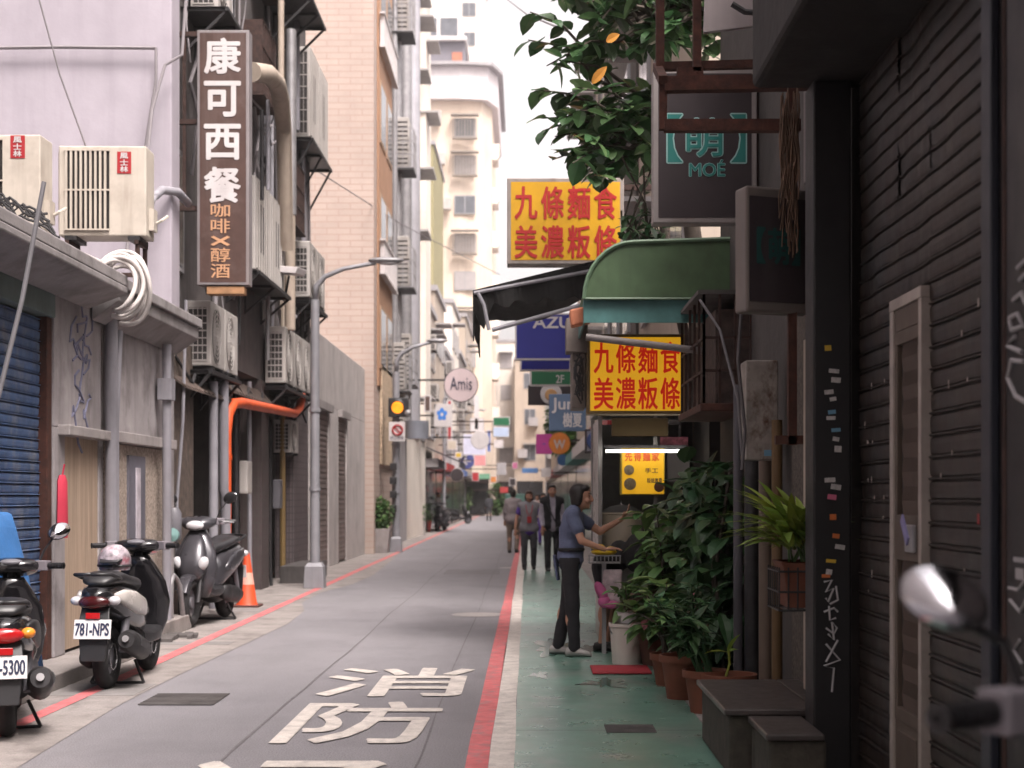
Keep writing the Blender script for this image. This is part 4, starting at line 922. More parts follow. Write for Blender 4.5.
extra = [('tall red vertical board on the beige shop house', 447,400,452,440,69,signred),('narrow pale vertical board beyond the pink round sign', 474,395,479,430,84,signwhite),('small yellow board over the far left pavement', 455,452,462,458,74,M('board_yellow', (.5,.35,.04), .5)),
 ('square pale board low on the far left shops', 447,440,457,450,71,M('board_cream', (.5,.44,.36), .5)),('narrow blue vertical board at the end of the left row', 487,430,491,452,100,M('board_blue', (.05,.09,.3), .5)),('brown board hanging past the amber light', 424,395,431,412,55,signbrown),
 ('small white board under the far green banner', 494,440,503,448,80,signwhite),('dark grey board beside the far red lantern board', 509,478,516,486,104,signdark),('orange board over a distant doorway', 490,476,497,483,102,M('board_orange', (.55,.2,.05), .5)),('tiny pink board above the distant walkers', 512,462,518,469,112,M('board_pink', (.55,.15,.3), .5))]
for lb, x0,y0,x1,y1,Yd,m_ in extra: far_sign(lb, x0,y0,x1,y1,Yd,m_,signwhite,bx=-4.1,fw=.05)
rnd = random.Random(5)
for i in range(14):
    Yd = rnd.uniform(63,116); z = rnd.uniform(3.4,8.2); o = copy_tree(proto_fan, label='one of the pale air conditioners hung on the far left shop houses'); o['group'] = 'air conditioners on the far shop houses'; put(o, (-3.9,Yd,z), R(90), 1.15)
# ------------------------------------------------------------------ scooters
def ring(c, hw, hh, ax='y', n=18, e=2.6, up=None):
    out = []; c = Vector(c)
    for k in range(n):
        t = 2*math.pi*k/n; cs, sn = math.cos(t), math.sin(t)
        a = math.copysign(abs(cs)**(2/e), cs)*hw; b = math.copysign(abs(sn)**(2/e), sn)*hh
        out.append(c + (Vector((a,0,b)) if ax == 'y' else Vector((a,b,0))))
    return out
def scooter(label, body, accent, plate, lens_lit=False, front_lights=False, seat_mat=blackplas, mirrors=(-1,1), msize=1., mz=0, tail=None):
    t = thing('parked_scooter', label, 'scooter', (0,0,0), 'scooters parked along the left side')
    for nm, y in (('rear_wheel',-.58),('front_wheel',.62)):
        b = MB(); prof = []
        for k in range(13):
            a = 2*math.pi*k/12; prof.append((.185+.052*math.cos(a), .058*math.sin(a)))
        b.lathe(prof, (0,y,.237), 28, 'x', cap=False); w = part(t, nm, b, tyre, smooth=True)
        b = MB(); b.lathe([(.0,-.03),(.05,-.03),(.06,-.012),(.14,-.012),(.15,-.04),(.15,.04),(.14,.012),(.06,.012),(.05,.03),(0,.03)], (0,y,.237), 24, 'x'); part(w, 'rim', b, greyplas, smooth='auto')
        b = MB(); b.lathe([(.09,.045),(.1,.045),(.1,.05),(.09,.05)], (0,y,.237), 20, 'x', cap=False); part(w, 'brake_disc', b, chrome)
    b = MB(); b.loft([ring((0,y,z),w,h) for y,z,w,h in ((-.93,.70,.045,.03),(-.88,.69,.10,.075),(-.75,.67,.15,.12),(-.55,.63,.175,.15),(-.3,.58,.185,.17),(-.08,.53,.17,.19),(.03,.47,.13,.16),(.06,.44,.09,.1))])
    part(t, 'rear_body', b, body, smooth=True)
    for s in (-1,1):
        b = MB(); b.loft([ring((s*x,y,z),w,h) for x,y,z,w,h in ((.13,-.82,.70,.02,.02),(.155,-.7,.68,.03,.06),(.172,-.45,.63,.03,.085),(.175,-.2,.58,.025,.07),(.16,-.06,.54,.02,.03))]); part(t, 'side_panel', b, accent, smooth=True)
    b = MB(); b.loft([ring((0,y,z),w,h) for y,z,w,h in ((-.86,.79,.06,.02),(-.8,.81,.115,.04),(-.6,.82,.145,.055),(-.4,.79,.15,.05),(-.15,.76,.14,.05),(.02,.74,.10,.05),(.06,.72,.06,.03))]); part(t, 'seat', b, seat_mat, smooth=True)
    b = MB()
    for s in (-1,1): b.tube([(s*.1,-.55,.80),(s*.14,-.75,.83),(s*.13,-.93,.86),(0,-.99,.865)], .014, 8)
    part(t, 'grab_rail', b, blackplas, smooth=True)
    b = MB(); b.loft([ring((0,y,z),w,h,e=4) for y,z,w,h in ((-.05,.33,.15,.06),(.1,.32,.18,.05),(.34,.32,.18,.05),(.45,.36,.16,.06))]); part(t, 'footboard', b, blackplas, smooth='auto')
    b = MB(); b.loft([ring((0,y,z),w,d,'z') for y,z,w,d in ((.44,.28,.14,.05),(.45,.42,.20,.06),(.44,.58,.225,.07),(.40,.74,.20,.075),(.36,.87,.13,.08),(.33,.95,.08,.07))]); part(t, 'leg_shield', b, body, smooth=True)
    b = MB(); b.loft([ring((0,y,z),w,d,'z') for y,z,w,d in ((.53,.42,.06,.05),(.56,.52,.13,.09),(.53,.66,.15,.09),(.46,.8,.11,.07),(.40,.90,.07,.05))]); nose = part(t, 'nose', b, accent, smooth=True)
    for s in (-1,1):
        b = MB(); b.ell((s*.12,.575,.62), (.055,.05,.075), m=Matrix.Rotation(s*.5,3,'Y')); part(t, 'headlight', b, clearlens, smooth=True)
    b = MB(); rr = []
    for k in range(9):
        a = R(25+130*k/8); cy, cz = .62+.265*math.cos(a), .237+.265*math.sin(a); w = .075*(1-.25*abs(k-4)/4)
        rr.append([Vector((x,cy+dy*math.cos(a),cz+dy*math.sin(a))) for x,dy in ((-w,-.02),(-w*.8,.012),(0,.025),(w*.8,.012),(w,-.02),(0,.005))])
    b.loft(rr); part(t, 'front_fender', b, body, smooth='auto')
    b = MB()
    for s in (-1,1): b.tube([(s*.085,.62,.237),(s*.085,.52,.5)], .025, 8)
    b.tube([(0,.46,.6),(0,.32,1.0)], .03, 8); part(t, 'fork', b, darkmetal, smooth='auto')
    b = MB(); b.tube([(-.34,.2,1.03),(-.2,.29,1.03),(-.08,.33,1.01),(.08,.33,1.01),(.2,.29,1.03),(.34,.2,1.03)], .013, 8); hb = part(t, 'handlebar', b, darkmetal, smooth=True)
    b = MB(); b.loft([ring((0,y,z),w,h) for y,z,w,h in ((.22,1.03,.10,.03),(.27,1.03,.19,.045),(.34,1.02,.18,.065),(.42,1.0,.13,.06),(.47,.985,.06,.035))]); part(t, 'handlebar_cover', b, body, smooth=True)
    b = MB(); b.ell((0,.44,.99), (.095,.045,.05)); part(t, 'headlight', b, clearlens, smooth=True)
    b = MB(); b.ell((0,.25,1.055), (.08,.05,.025)); part(t, 'dashboard', b, greyplas, smooth=True)
    for s in (-1,1):
        b = MB(); d = Vector((s*.14,-.09,0)); p = Vector((s*.2,.29,1.03)); e = p+d
        b.tube([p+d*.1,p+d*.15,p+d*.95,p+d*1.0],[.016,.02,.02,.024],12)
        for k in range(5): b.tube([p+d*(.25+.14*k),p+d*(.28+.14*k)], .0225, 10)
        part(t, 'grip', b, blackplas, smooth='auto')
        b = MB(); b.tube([p+Vector((0,.03,0)),p+Vector((s*.05,.05,0)),p+d*1.0+Vector((0,.055,-.01))], [.01,.009,.007], 6); part(t, 'brake_lever', b, chrome, smooth='auto')
        b = MB(); b.obox(p+d*.05, d.normalized()*.042, Vector((s*.3,.5,0)).normalized()*.034, (0,0,.034)); part(t, 'switch_box', b, M('switch_grey', (.2,.18,.2), .45), bevel=.006)
        if s not in mirrors: continue
        b = MB(); b.tube([p+Vector((-s*.02,.02,.02)),p+Vector((s*.01,.02,.10)),p+Vector((s*.08,.0,.2+mz))], .0075, 8); mm = part(t, 'mirror', b, blackplas, smooth='auto')
        mc = p+Vector((s*.11,-.005,.235+mz)); rot = Matrix.Rotation(-s*.42,3,'Y') @ Matrix.Rotation(s*.26,3,'Z') @ Matrix.Rotation(-.035,3,'X')
        b = MB(); b.ell(mc, (.082*msize,.02,.056*msize), 18, 10, rot); part(mm, 'mirror_shell', b, blackplas, smooth=True)
        b = MB(); b.lathe([(0,-.0205),(1,-.0205),(1,-.012)], (0,0,0), 24, 'y'); b.v = [mc + rot @ Vector((v.x*.077*msize, v.y, v.z*.051*msize)) for v in b.v]; part(mm, 'mirror_glass', b, mirror_g, smooth=True)
    b = MB(); b.ell((0,-.915,.66), (.115,.04,.05)); part(t, 'tail_light', b, tail or redlens, smooth=True)
    for s in (-1,1):
        b = MB(); b.ell((s*.135,-.87,.67), (.045,.05,.035)); part(t, 'indicator', b, amberlens if lens_lit else clearlens, smooth=True)
    b = MB(); b.obox((0,-.945,.565), (.05,0,0), (0,.008,-.002), (0,.002,.022)); part(t, 'reflector', b, redlens, bevel=.004)
    b = MB(); b.loft([[Vector((sx*w,y+sy*.012,z)) for sx,sy in ((-1,-1),(1,-1),(1,1),(-1,1))] for z,y,w in ((.63,-.86,.1),(.5,-.92,.11),(.36,-.93,.10),(.24,-.95,.085))]); part(t, 'mudguard', b, blackplas, bevel=.006)
    b = MB(); u = Vector((.132,0,0)); v = Vector((0,.016,.068)); c = Vector((0,-.955,.47)); n = u.cross(v).normalized()
    b.obox(c, u, v, n*.004); pl = part(t, 'number_plate', b, M('plate_white', (.68,.66,.66), .4, var=.05), bevel=.003)
    b = MB(); o = c+n*.0065-u*.9-v*.62; b.text(plate, o, u*1.8, v*1.24, .028); part(pl, 'lettering', b, navyl)
    b = MB(); b.tube([(.12,-.1,.22),(.15,-.25,.22),(.17,-.32,.25)], .022, 8); b.tube([(.19,-.3,.25),(.195,-.36,.265),(.205,-.75,.37),(.205,-.82,.385)], [.05,.075,.082,.06], 16); mf = part(t, 'muffler', b, darkmetal, smooth='auto')
    b = MB(); b.tube([(.235,-.42,.30),(.24,-.7,.37)], [.05,.055], 10); part(mf, 'heat_shield', b, blackplas, smooth='auto')
    b = MB(); b.tube([(.205,-.8,.383),(.205,-.845,.395)], .025, 10); part(mf, 'tail_pipe', b, galv, smooth='auto')
    b = MB(); b.loft([ring((-.12,y,z),.045,h) for y,z,h in ((-.72,.24,.05),(-.6,.24,.09),(-.3,.28,.09),(-.1,.3,.07))]); b.loft([ring((.02,y,z),.12,h) for y,z,h in ((-.4,.3,.1),(-.2,.3,.12),(-.05,.32,.1))]); part(t, 'engine', b, darkmetal, smooth=True)
    for s in (-1,1):
        b = MB(); b.tube([(s*.125,-.62,.28),(s*.125,-.5,.56)], .03, 10); part(t, 'shock_absorber', b, greyplas, smooth='auto')
    b = MB(); b.tube([(-.12,-.25,.18),(-.2,-.3,.01)], .012, 6); b.tube([(.12,-.25,.18),(.2,-.3,.01)], .012, 6); b.tube([(-.2,-.3,.012),(.2,-.3,.012)], .012, 6); part(t, 'stand', b, darkmetal)
    return t
s1 = scooter('black scooter with a clear amber edged tail light, closest to the blue tarpaulin', glossblack, blackplas, 'CU-5300', lens_lit=True, mirrors=(1,))
put(s1, (-3.42,9.96,0), R(17))
s2 = scooter('black scooter with cream side panels and a helmet on its seat', glossblack, pearl, '781-NPS', mirrors=(), tail=M('dark_red_lens', (.05,.006,.007), .15, coat=.5))
put(s2, (-3.27,12.35,0), R(0), 1.06)
s3 = scooter('grey scooter facing the camera with twin headlights, beside the orange cone', silverp, silverp, '325-KTV')
put(s3, (-3.78,17.9,.01), R(180-5), 1.17)
s4 = scooter('dark scooter in the corner, only mirror and grip showing before the dark shutter', glossblack, greyplas, 'PMA-816', msize=.85, mz=-.065)
put(s4, (1.035,2.19,.01), R(-1), 1.1)
# helmet on the second seat
hc = Vector((-3.27,11.95,1.0)); hm = thing('helmet', 'white and dark red helmet resting on the black scooter seat', 'helmet', hc-Vector((0,0,.1)))
b = MB(); b.lathe([(.0,.125),(.05,.118),(.1,.08),(.128,.02),(.13,-.04),(.118,-.08),(.105,-.08),(.1,0)], hc, 22); part(hm, 'shell', b, M('helmet_pattern', (.35,.3,.33), .3, var=.9, scale=9, coat=.5, blotch=.9, dirt=(.2,.01,.03)), smooth='auto')
b = MB(); b.lathe([(.132,-.055),(.137,-.045),(.132,-.035)], hc, 22, cap=False); part(hm, 'trim', b, blackplas)
b = MB(); b.prism([hc+Vector((-.09,-.1,.0)),hc+Vector((.09,-.1,.0)),hc+Vector((.07,-.18,-.02)),hc+Vector((-.07,-.18,-.02))], (0,0,.012)); part(hm, 'peak', b, blackplas)
# blue tarpaulin covered thing at the left edge
tp = MB(); rnd = random.Random(3); c = Vector((-4.2,11.0,0)); rr = []
for z, w, d in ((.15,.55,.55),(.5,.50,.52),(.9,.44,.48),(1.25,.36,.44),(1.36,.33,.42),(1.375,.30,.38)):
    q = ring((c.x,c.y,z), w, d, 'z', 28, 5); rr.append([v+Vector((.025*math.sin(5*v.y*3+z*2),.02*math.sin(v.x*14+z*5),.012*math.sin(v.y*9))) for v in q])
tp.loft(rr); single('tarpaulin', tp, M('blue_tarpaulin', (.05,.17,.42), .55, var=.15, scale=5, bump=.5, bscale=12), 'blue tarpaulin over a covered load beside the blue shutter', 'tarpaulin', smooth=True)
b = MB(); c = P(62,475,12.4); rr = []
for i, (z, w) in enumerate(((.0,.04),(-.05,.065),(-.25,.07),(-.42,.075),(-.52,.07))): rr.append([c+Vector((math.cos(2*math.pi*k/10)*w*.6, math.sin(2*math.pi*k/10)*w*(1+.15*math.sin(k*2.)), z)) for k in range(10)])
b.loft(rr); b.tube([c+Vector((0,0,-.02)), c+Vector((.02,0,.09))], .008, 5)
single('red_cloth', b, M('red_cloth', (.45,.03,.06), .8, var=.15, bump=.3, bscale=20), 'dark red cloth hanging beside the rusty edge of the blue shutter', 'cloth', smooth='auto')
# traffic cone
c = G(247,607); cn = thing('traffic_cone', 'orange traffic cone with a pale band behind the grey scooter', 'traffic cone', c)
b = MB(); b.lathe([(.15,.035),(.135,.06),(.035,.74),(.0,.745)], c, 20); part(cn, 'cone', b, M('cone_orange', (.6,.075,.025), .5, var=.08), smooth='auto')
b = MB(); b.lathe([(.1,.31),(.076,.47)], c+Vector((0,0,0)), 20, cap=False); part(cn, 'band', b, M('cone_band', (.7,.35,.28), .5), smooth='auto')
b = MB(); b.box(c.x-.19,c.x+.19,c.y-.19,c.y+.19,.005,.036); part(cn, 'foot', b, M('cone_base', (.08,.03,.025), .7), bevel=.01)
# hoops
b = MB()
for i, (px, py) in enumerate(((158,628),(172,634))):
    c = G(px,py); q = MB(); q.tube([c, c+Vector((-.03,.05,.5)), c+Vector((-.03,.1,.58)), c+Vector((-.03,.2,.63)), c+Vector((-.02,.32,.58)), c+Vector((.0,.38,.5)), c+Vector((.04,.42,0))], .028, 12)
    single('metal_hoop', q, galv, ('bent steel hoop barrier between the scooters, nearer the lamp post','bent steel hoop barrier between the scooters, nearer the helmet')[1-i], 'hoop', smooth=True, group='hoop barriers by the low building')
b = MB(); rnd = random.Random(6); c = G(150,640)
for k in range(14):
    p = c+Vector((rnd.uniform(-.35,.5),rnd.uniform(-.3,.5),0)); b.obox(p+Vector((0,0,.03)), (rnd.uniform(.02,.07),.01,0), (0,rnd.uniform(.02,.06),.01), (0,0,rnd.uniform(.012,.03)))
props(finish('rubble', b, dark_con), kind='stuff')
# ------------------------------------------------------------------ dark shutter shop on the right
RX = 1.65
Sh = thing('shutter_shop', 'dark shop front with a brown ribbed shutter, black pillars and a heavy concrete overhang', 'building', (1.9,6.3,0))
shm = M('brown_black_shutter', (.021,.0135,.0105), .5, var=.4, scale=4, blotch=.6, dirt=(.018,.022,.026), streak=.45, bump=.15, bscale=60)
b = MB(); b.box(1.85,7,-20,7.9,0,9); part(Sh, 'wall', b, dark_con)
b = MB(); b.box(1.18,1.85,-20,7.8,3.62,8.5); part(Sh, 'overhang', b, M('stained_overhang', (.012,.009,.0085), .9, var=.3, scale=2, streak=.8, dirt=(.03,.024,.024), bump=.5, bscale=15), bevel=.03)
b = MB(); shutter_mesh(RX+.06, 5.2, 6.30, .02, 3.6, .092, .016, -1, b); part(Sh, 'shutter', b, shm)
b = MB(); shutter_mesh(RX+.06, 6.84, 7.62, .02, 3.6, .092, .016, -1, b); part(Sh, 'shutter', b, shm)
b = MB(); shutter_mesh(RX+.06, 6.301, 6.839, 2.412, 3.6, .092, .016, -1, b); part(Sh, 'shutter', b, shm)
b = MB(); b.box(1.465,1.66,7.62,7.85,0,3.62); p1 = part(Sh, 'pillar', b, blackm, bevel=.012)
b = MB(); b.box(1.60,1.78,4.0,5.2,0,3.62); p2 = part(Sh, 'pillar', b, M('scuffed_black_paint', (.010,.008,.009), .5, var=.35, scale=3, streak=.5, dirt=(.05,.04,.038)), bevel=.012)
b = MB(); b.box(1.57,1.6,5.06,5.17,0,3.6); part(Sh, 'post', b, M('blue_black_steel', (.018,.02,.03), .5), bevel=.006)
b = MB(); b.tube([(1.61,5.0,0),(1.61,5.0,3.6)], .02, 8); part(Sh, 'conduit', b, rustdark)
# door in the shutter
zt = 2.34; fm = M('worn_steel_frame', (.36,.31,.28), .5, metal=.3, var=.2, scale=6, streak=.5, dirt=(.12,.09,.08))
ya, yb = 6.30, 6.84
b = MB(); b.box(RX+.012,RX+.1,ya,ya+.045,0,zt); b.box(RX+.012,RX+.1,yb-.06,yb,0,zt); b.box(RX+.01,RX+.1,ya-.002,yb+.002,zt,zt+.05); dr = part(Sh, 'door', b, fm, bevel=.004)
brn = M('brown_door', (.085,.06,.045), .6, var=.15, streak=.3)
ia, ib = ya+.046, yb-.061
b = MB(); b.box(RX+.024,RX+.08,ia,ib,0,.5); b.box(RX+.02,RX+.08,ia+.06,ib-.06,.03,.46); b.box(RX+.022,RX+.085,ia,ib,zt-.1,zt-.001)
b.box(RX+.02,RX+.085,ia,ib,1.22,1.42); b.box(RX+.022,RX+.08,ia,ia+.03,.5,zt-.1); b.box(RX+.022,RX+.08,ib-.04,ib,.5,zt-.1); b.box(RX+.021,RX+.086,ia,ib,.5,.56); b.box(RX+.021,RX+.086,ia,ib,zt-.16,zt-.101)
part(dr, 'door_leaf', b, brn, bevel=.004)
b = MB(); b.box(RX+.045,RX+.05,ia,ib,.5,zt-.1); part(dr, 'backing', b, recess)
b = MB()
for k in range(11):
    y = ia+.035+.0285*k
    for z0, z1 in ((.56,1.22),(1.42,zt-.16)):
        n = int((z1-z0)/.06); b.tube([(RX+.034, y+.011*(1 if j % 2 else -1), z0+(z1-z0)*j/n) for j in range(n+1)], .005, 5)
part(dr, 'lattice', b, M('lattice_steel', (.13,.095,.08), .5, metal=.5))
b = MB(); b.box(RX+.005,RX+.03,ia+.06,ia+.2,1.26,1.38); part(dr, 'lock', b, galv, bevel=.006)
b = MB(); b.obox((RX-.03,ya+.1,1.36), (.004,.0,.0), (0,.05,.05), (0,.014,-.016)); part(dr, 'cloth_tie', b, M('faded_violet_cloth', (.22,.2,.38), .8))
# stickers and graffiti
stk = {'white': M('sticker_white', (.42,.39,.38), .6, var=.3, scale=60), 'yellow': M('sticker_yellow', (.5,.32,.03), .6), 'orange': M('sticker_orange', (.45,.12,.03), .6), 'pink': M('sticker_pink', (.5,.12,.2), .6), 'blue': M('sticker_blue', (.12,.25,.36), .6)}
rnd = random.Random(14)
for (px, py, col) in ((828,348,'yellow'),(834,371,'white'),(836,380,'white'),(829,392,'white'),(833,399,'white'),(832,412,'blue'),(831,418,'white'),(836,430,'blue'),(836,439,'white'),(838,449,'white'),(830,480,'white'),(836,487,'white'),(832,497,'pink'),(833,517,'orange'),(836,536,'orange'),(840,547,'white'),(831,561,'yellow'),(829,572,'white'),(826,576,'orange')):
    c = P(px,py,7.615); b = MB(); w, h = rnd.uniform(.015,.027), rnd.uniform(.008,.016); a = rnd.uniform(-.2,.2)
    b.obox(c, (w*math.cos(a),0,w*math.sin(a)), (0,.002,0), (-h*math.sin(a),0,h*math.cos(a))); s_ = finish('sticker', b, stk[col], off=Vector(Sh.location)); s_.parent = p1
def wallpt(px, py, X): 
    Y = F*X/(px-CX); return Vector((X, Y, PZ(py,Y)))
rnd = random.Random(15)
sc_sh = M('paint_chip', (.36,.30,.28), .7, var=.2); 
b = MB()
for k in range(34):
    y = rnd.choice((rnd.uniform(5.3,6.2), rnd.uniform(6.9,7.5))); z = 1.032+.092*rnd.randint(0,13)
    if rnd.random() < .8: b.obox((RX+.049,y,z), (.0015,0,0), (0,rnd.uniform(.003,.007),0), (0,0,rnd.uniform(.008,.02)))
part(Sh, 'paint_chip', b, sc_sh)
b = MB(); b.obox((RX+.049,5.62,PZ(519,5.62)), (.0015,0,0), (0,.011,0), (0,0,.02)); part(Sh, 'sticker', b, signred)
spray = M('white_spray_paint', (.36,.34,.35), .7, var=.15)
def scrawl(strokes, conv, r):
    b = MB()
    for s_ in strokes:
        b.tube([conv(*p) for p in s_], r, 6)
    return b
pc = lambda px, py: P(px,py,7.617)
b = scrawl([[(824,582),(832,580),(826,592),(834,588),(828,602),(826,598)],[(836,586),(838,600),(830,604)],[(824,612),(834,608),(838,612)],[(829,606),(830,620),(836,618)],[(826,628),(834,634),(837,628),(832,622),(834,640),(828,634)],[(826,644),(840,660),(824,666),(834,668),(832,692)],[(838,640),(826,662)]], pc, .006)
part(Sh, 'graffiti', b, spray)
pw = lambda px, py: wallpt(px, py, 1.597)
b = scrawl([[(1014,300),(1022,293),(1026,304)],[(1010,318),(1018,314),(1024,326),(1012,330),(1010,320)],[(1016,336),(1008,346),(1022,352)],[(1024,362),(1012,360),(1008,378),(1016,396),(1026,402)],[(1018,268),(1026,260)],[(1020,280),(1026,274)]], pw, .009)
part(Sh, 'graffiti', b, spray)
b = scrawl([[(1009,588),(1018,590),(1026,580)],[(1010,600),(1020,612),(1026,600)],[(1020,640),(1014,650),(1022,664)],[(1016,680),(1024,678)]], pw, .006)
b.obox(pw(1020,560), (.002,0,0), (0,.06,0), (0,0,.008)); b.obox(pw(1020,574), (.002,0,0), (0,.04,0), (0,0,.018)); part(Sh, 'graffiti', b, spray)
# steps
stm = M('polished_step_stone', (.05,.04,.038), .38, var=.25, scale=5, blotch=.4, dirt=(.08,.065,.06), spec=.5)
rgh = M('rough_step_side', (.05,.043,.034), .9, var=.4, scale=12, bump=.5, bscale=50)
st1 = thing('stone_step', 'wide dark stone step with a tiled top against the black pillar', 'step', (1.4,8.6,0))
b = MB(); b.box(1.09,1.9,8.0,9.25,0,.335); part(st1, 'block', b, rgh, bevel=.02)
b = MB(); b.box(1.06,1.55,7.97,9.28,.337,.372); b.box(1.555,1.9,7.97,9.28,.337,.372); part(st1, 'slab', b, stm, bevel=.008)
st2 = thing('stone_step', 'smaller dark stone step in front, nearer the camera and lower than the tiled one', 'step', (1.4,7.75,0))
b = MB(); b.box(1.2,1.6,7.86,7.96,0,.28); b.box(1.2,1.48,7.35,7.86,0,.305); part(st2, 'block', b, rgh, bevel=.02)
b = MB(); b.box(1.18,1.465,7.33,7.95,.307,.34); part(st2, 'slab', b, stm, bevel=.008)
# ------------------------------------------------------------------ pebble walled building behind
Pw = thing('pebble_house', 'narrow old building with pebbled grey wall and pipes behind the hanging planter', 'building', (2.5,10.5,0))
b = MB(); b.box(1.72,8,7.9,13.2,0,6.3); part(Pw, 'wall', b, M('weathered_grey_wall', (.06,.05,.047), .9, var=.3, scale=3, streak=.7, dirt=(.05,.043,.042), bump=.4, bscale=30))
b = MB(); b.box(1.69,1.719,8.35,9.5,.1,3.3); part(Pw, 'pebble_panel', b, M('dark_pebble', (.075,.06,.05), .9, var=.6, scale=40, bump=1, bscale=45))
b = MB(); b.box(1.62,1.70,7.95,8.2,0,PZ(315,8.1)); part(Pw, 'corner_strip', b, M('lilac_strip', (.2,.19,.235), .7, streak=.3))
b = MB(); b.box(1.63,1.72,8.2,8.34,.0,2.0); b.box(1.6,1.7,8.55,8.62,.4,2.4); part(Pw, 'trim', b, tanpipe)
b = MB(); b.box(1.69,1.719,8.2,9.1,3.4,6.2); part(Pw, 'upper_panel', b, M('pale_upper_panel', (.18,.15,.147), .8, streak=.4))
for i, (px, Yp, r, y0, y1, m_) in enumerate(((738,11.2,.035,445,686,M('dark_grey_pipe', (.07,.065,.075), .5, streak=.5)),(752,10.9,.055,450,700,darkmetal),(766,10.2,.05,500,705,M('brown_pipe', (.12,.085,.065), .6, streak=.5)),(777,9.6,.035,480,690,M('ochre_pipe', (.12,.07,.03), .7, streak=.5)))):
    b = MB(); b.tube([P(px,y0-60,Yp), P(px,y1-200,Yp), (PX(px,Yp),Yp,.02)], r, 10); part(Pw, 'riser_pipe', b, m_, smooth='auto')
ebx = thing('junction_box', 'rusty pale metal junction box with a blue sticker high on the pebbled wall', 'box', P(760,463,9.7))
b = MB(); b.box(PX(746,9.7),PX(775,9.7)+.02,9.7,9.95,PZ(460,9.7),PZ(360,9.7)); part(ebx, 'case', b, M('rusty_pale_paint', (.24,.21,.19), .7, var=.3, scale=9, blotch=1., dirt=(.07,.03,.014), streak=.6), bevel=.01)
b = MB(); b.box(PX(764,9.7),PX(774,9.7),9.694,9.699,PZ(456,9.7),PZ(450,9.7)); part(ebx, 'sticker', b, stk['blue'])
b = MB(); b.tube([P(742,300,9.65),P(738,360,9.65),P(745,430,9.68),P(742,470,9.68)], .012, 6); b.tube([P(700,300,11),P(720,330,10.5),P(738,400,10),P(742,455,9.8)], .01, 6)
single('loose_cable', b, M('dull_cable', (.09,.08,.085), .7), 'loose pale cables running down past the junction box', 'cable')
# window cage
wc = thing('window_cage', 'dark rusty window cage jutting out under the green awning', 'window cage', P(716,408,11.6))
Y0, Y1 = 11.4, 13.0; xa, xb = 1.36, 1.719; z0, z1 = PZ(405,11.6), PZ(298,11.6)
b = MB()
for k in range(6): b.bar((xa,Y0+(Y1-Y0)*k/5,z0),(xa,Y0+(Y1-Y0)*k/5,z1),.02)
for k in range(4): b.bar((xa+(xb-xa)*k/3,Y0,z0),(xa+(xb-xa)*k/3,Y0,z1),.02)
for z in (z0+.25,z0+.5): b.bar((xa,Y0,z),(xa,Y1,z),.02); b.bar((xa,Y0,z),(xb,Y0,z),.02)
part(wc, 'bars', b, rustdark)
b = MB(); b.box(xa-.03,xb,Y0-.03,Y1,z0-.06,z0); part(wc, 'tray', b, rust, bevel=.008)
b = MB(); b.box(xa-.05,xb,Y0-.05,Y1,z1,z1+.03); part(wc, 'roof', b, dark_con)
b = MB(); b.box(xa+.1,xb,Y0+.1,Y1-.1,z0+.002,z1-.1); part(wc, 'contents', b, M('cage_clutter', (.06,.04,.035), .8, var=.6, scale=12))
# hanging planter
hp = thing('hanging_planter', 'terracotta window box of long yellow green leaves hanging beside the black pillar', 'potted plant', P(800,600,8.2))
c = P(800,585,8.2); b = MB(); b.loft([[Vector((c.x+sx*w,c.y+sy*.15,z)) for sx,sy in ((-1,-1),(1,-1),(1,1),(-1,1))] for z,w in ((PZ(606,8.2),.09),(PZ(566,8.2),.115),(PZ(563,8.2),.125),(PZ(560,8.2),.125),(PZ(563,8.2),.1))]); part(hp, 'pot', b, terracotta, bevel=.006)
b = MB()
for z in (PZ(608,8.2),PZ(590,8.2),PZ(570,8.2)): b.tube([(c.x-.145,c.y-.18,z),(c.x+.12,c.y-.18,z),(c.x+.12,c.y+.18,z),(c.x-.145,c.y+.18,z),(c.x-.145,c.y-.18,z)], .006, 5)
for k in range(6):
    x = c.x-.145+.05*k; b.tube([(x,c.y-.18,PZ(566,8.2)),(x,c.y-.18,PZ(608,8.2)),(x,c.y+.18,PZ(608,8.2))], .005, 5)
    b.tube([(c.x-.145,c.y-.18+.07*k,PZ(566,8.2)),(c.x-.145,c.y-.18+.07*k,PZ(608,8.2))], .005, 5)
part(hp, 'rack', b, darkmetal)
b = MB(); rnd = random.Random(31)
for k in range(170):
    a = rnd.uniform(0,2*math.pi); el = rnd.uniform(.95,1.5); L_ = rnd.uniform(.25,.52)
    p0 = c+Vector((rnd.uniform(-.09,.07),rnd.uniform(-.12,.12),.10)); d = Vector((math.cos(a)*math.cos(el)-.05,math.sin(a)*math.cos(el),math.sin(el)))
    q0 = p0+d*L_*.4; b.leaf(q0, d+Vector((0,0,-.35)), (0,0,1), L_*.62, .058, rnd.uniform(.5,1.0), .2)
part(hp, 'foliage', b, leafyel)
b = MB()
for k in range(14): b.tube([c+Vector((rnd.uniform(-.06,.06),rnd.uniform(-.1,.1),.08)), c+Vector((rnd.uniform(-.12,.12),rnd.uniform(-.15,.15),.35))], .006, 5)
part(hp, 'stem', b, leafmid)
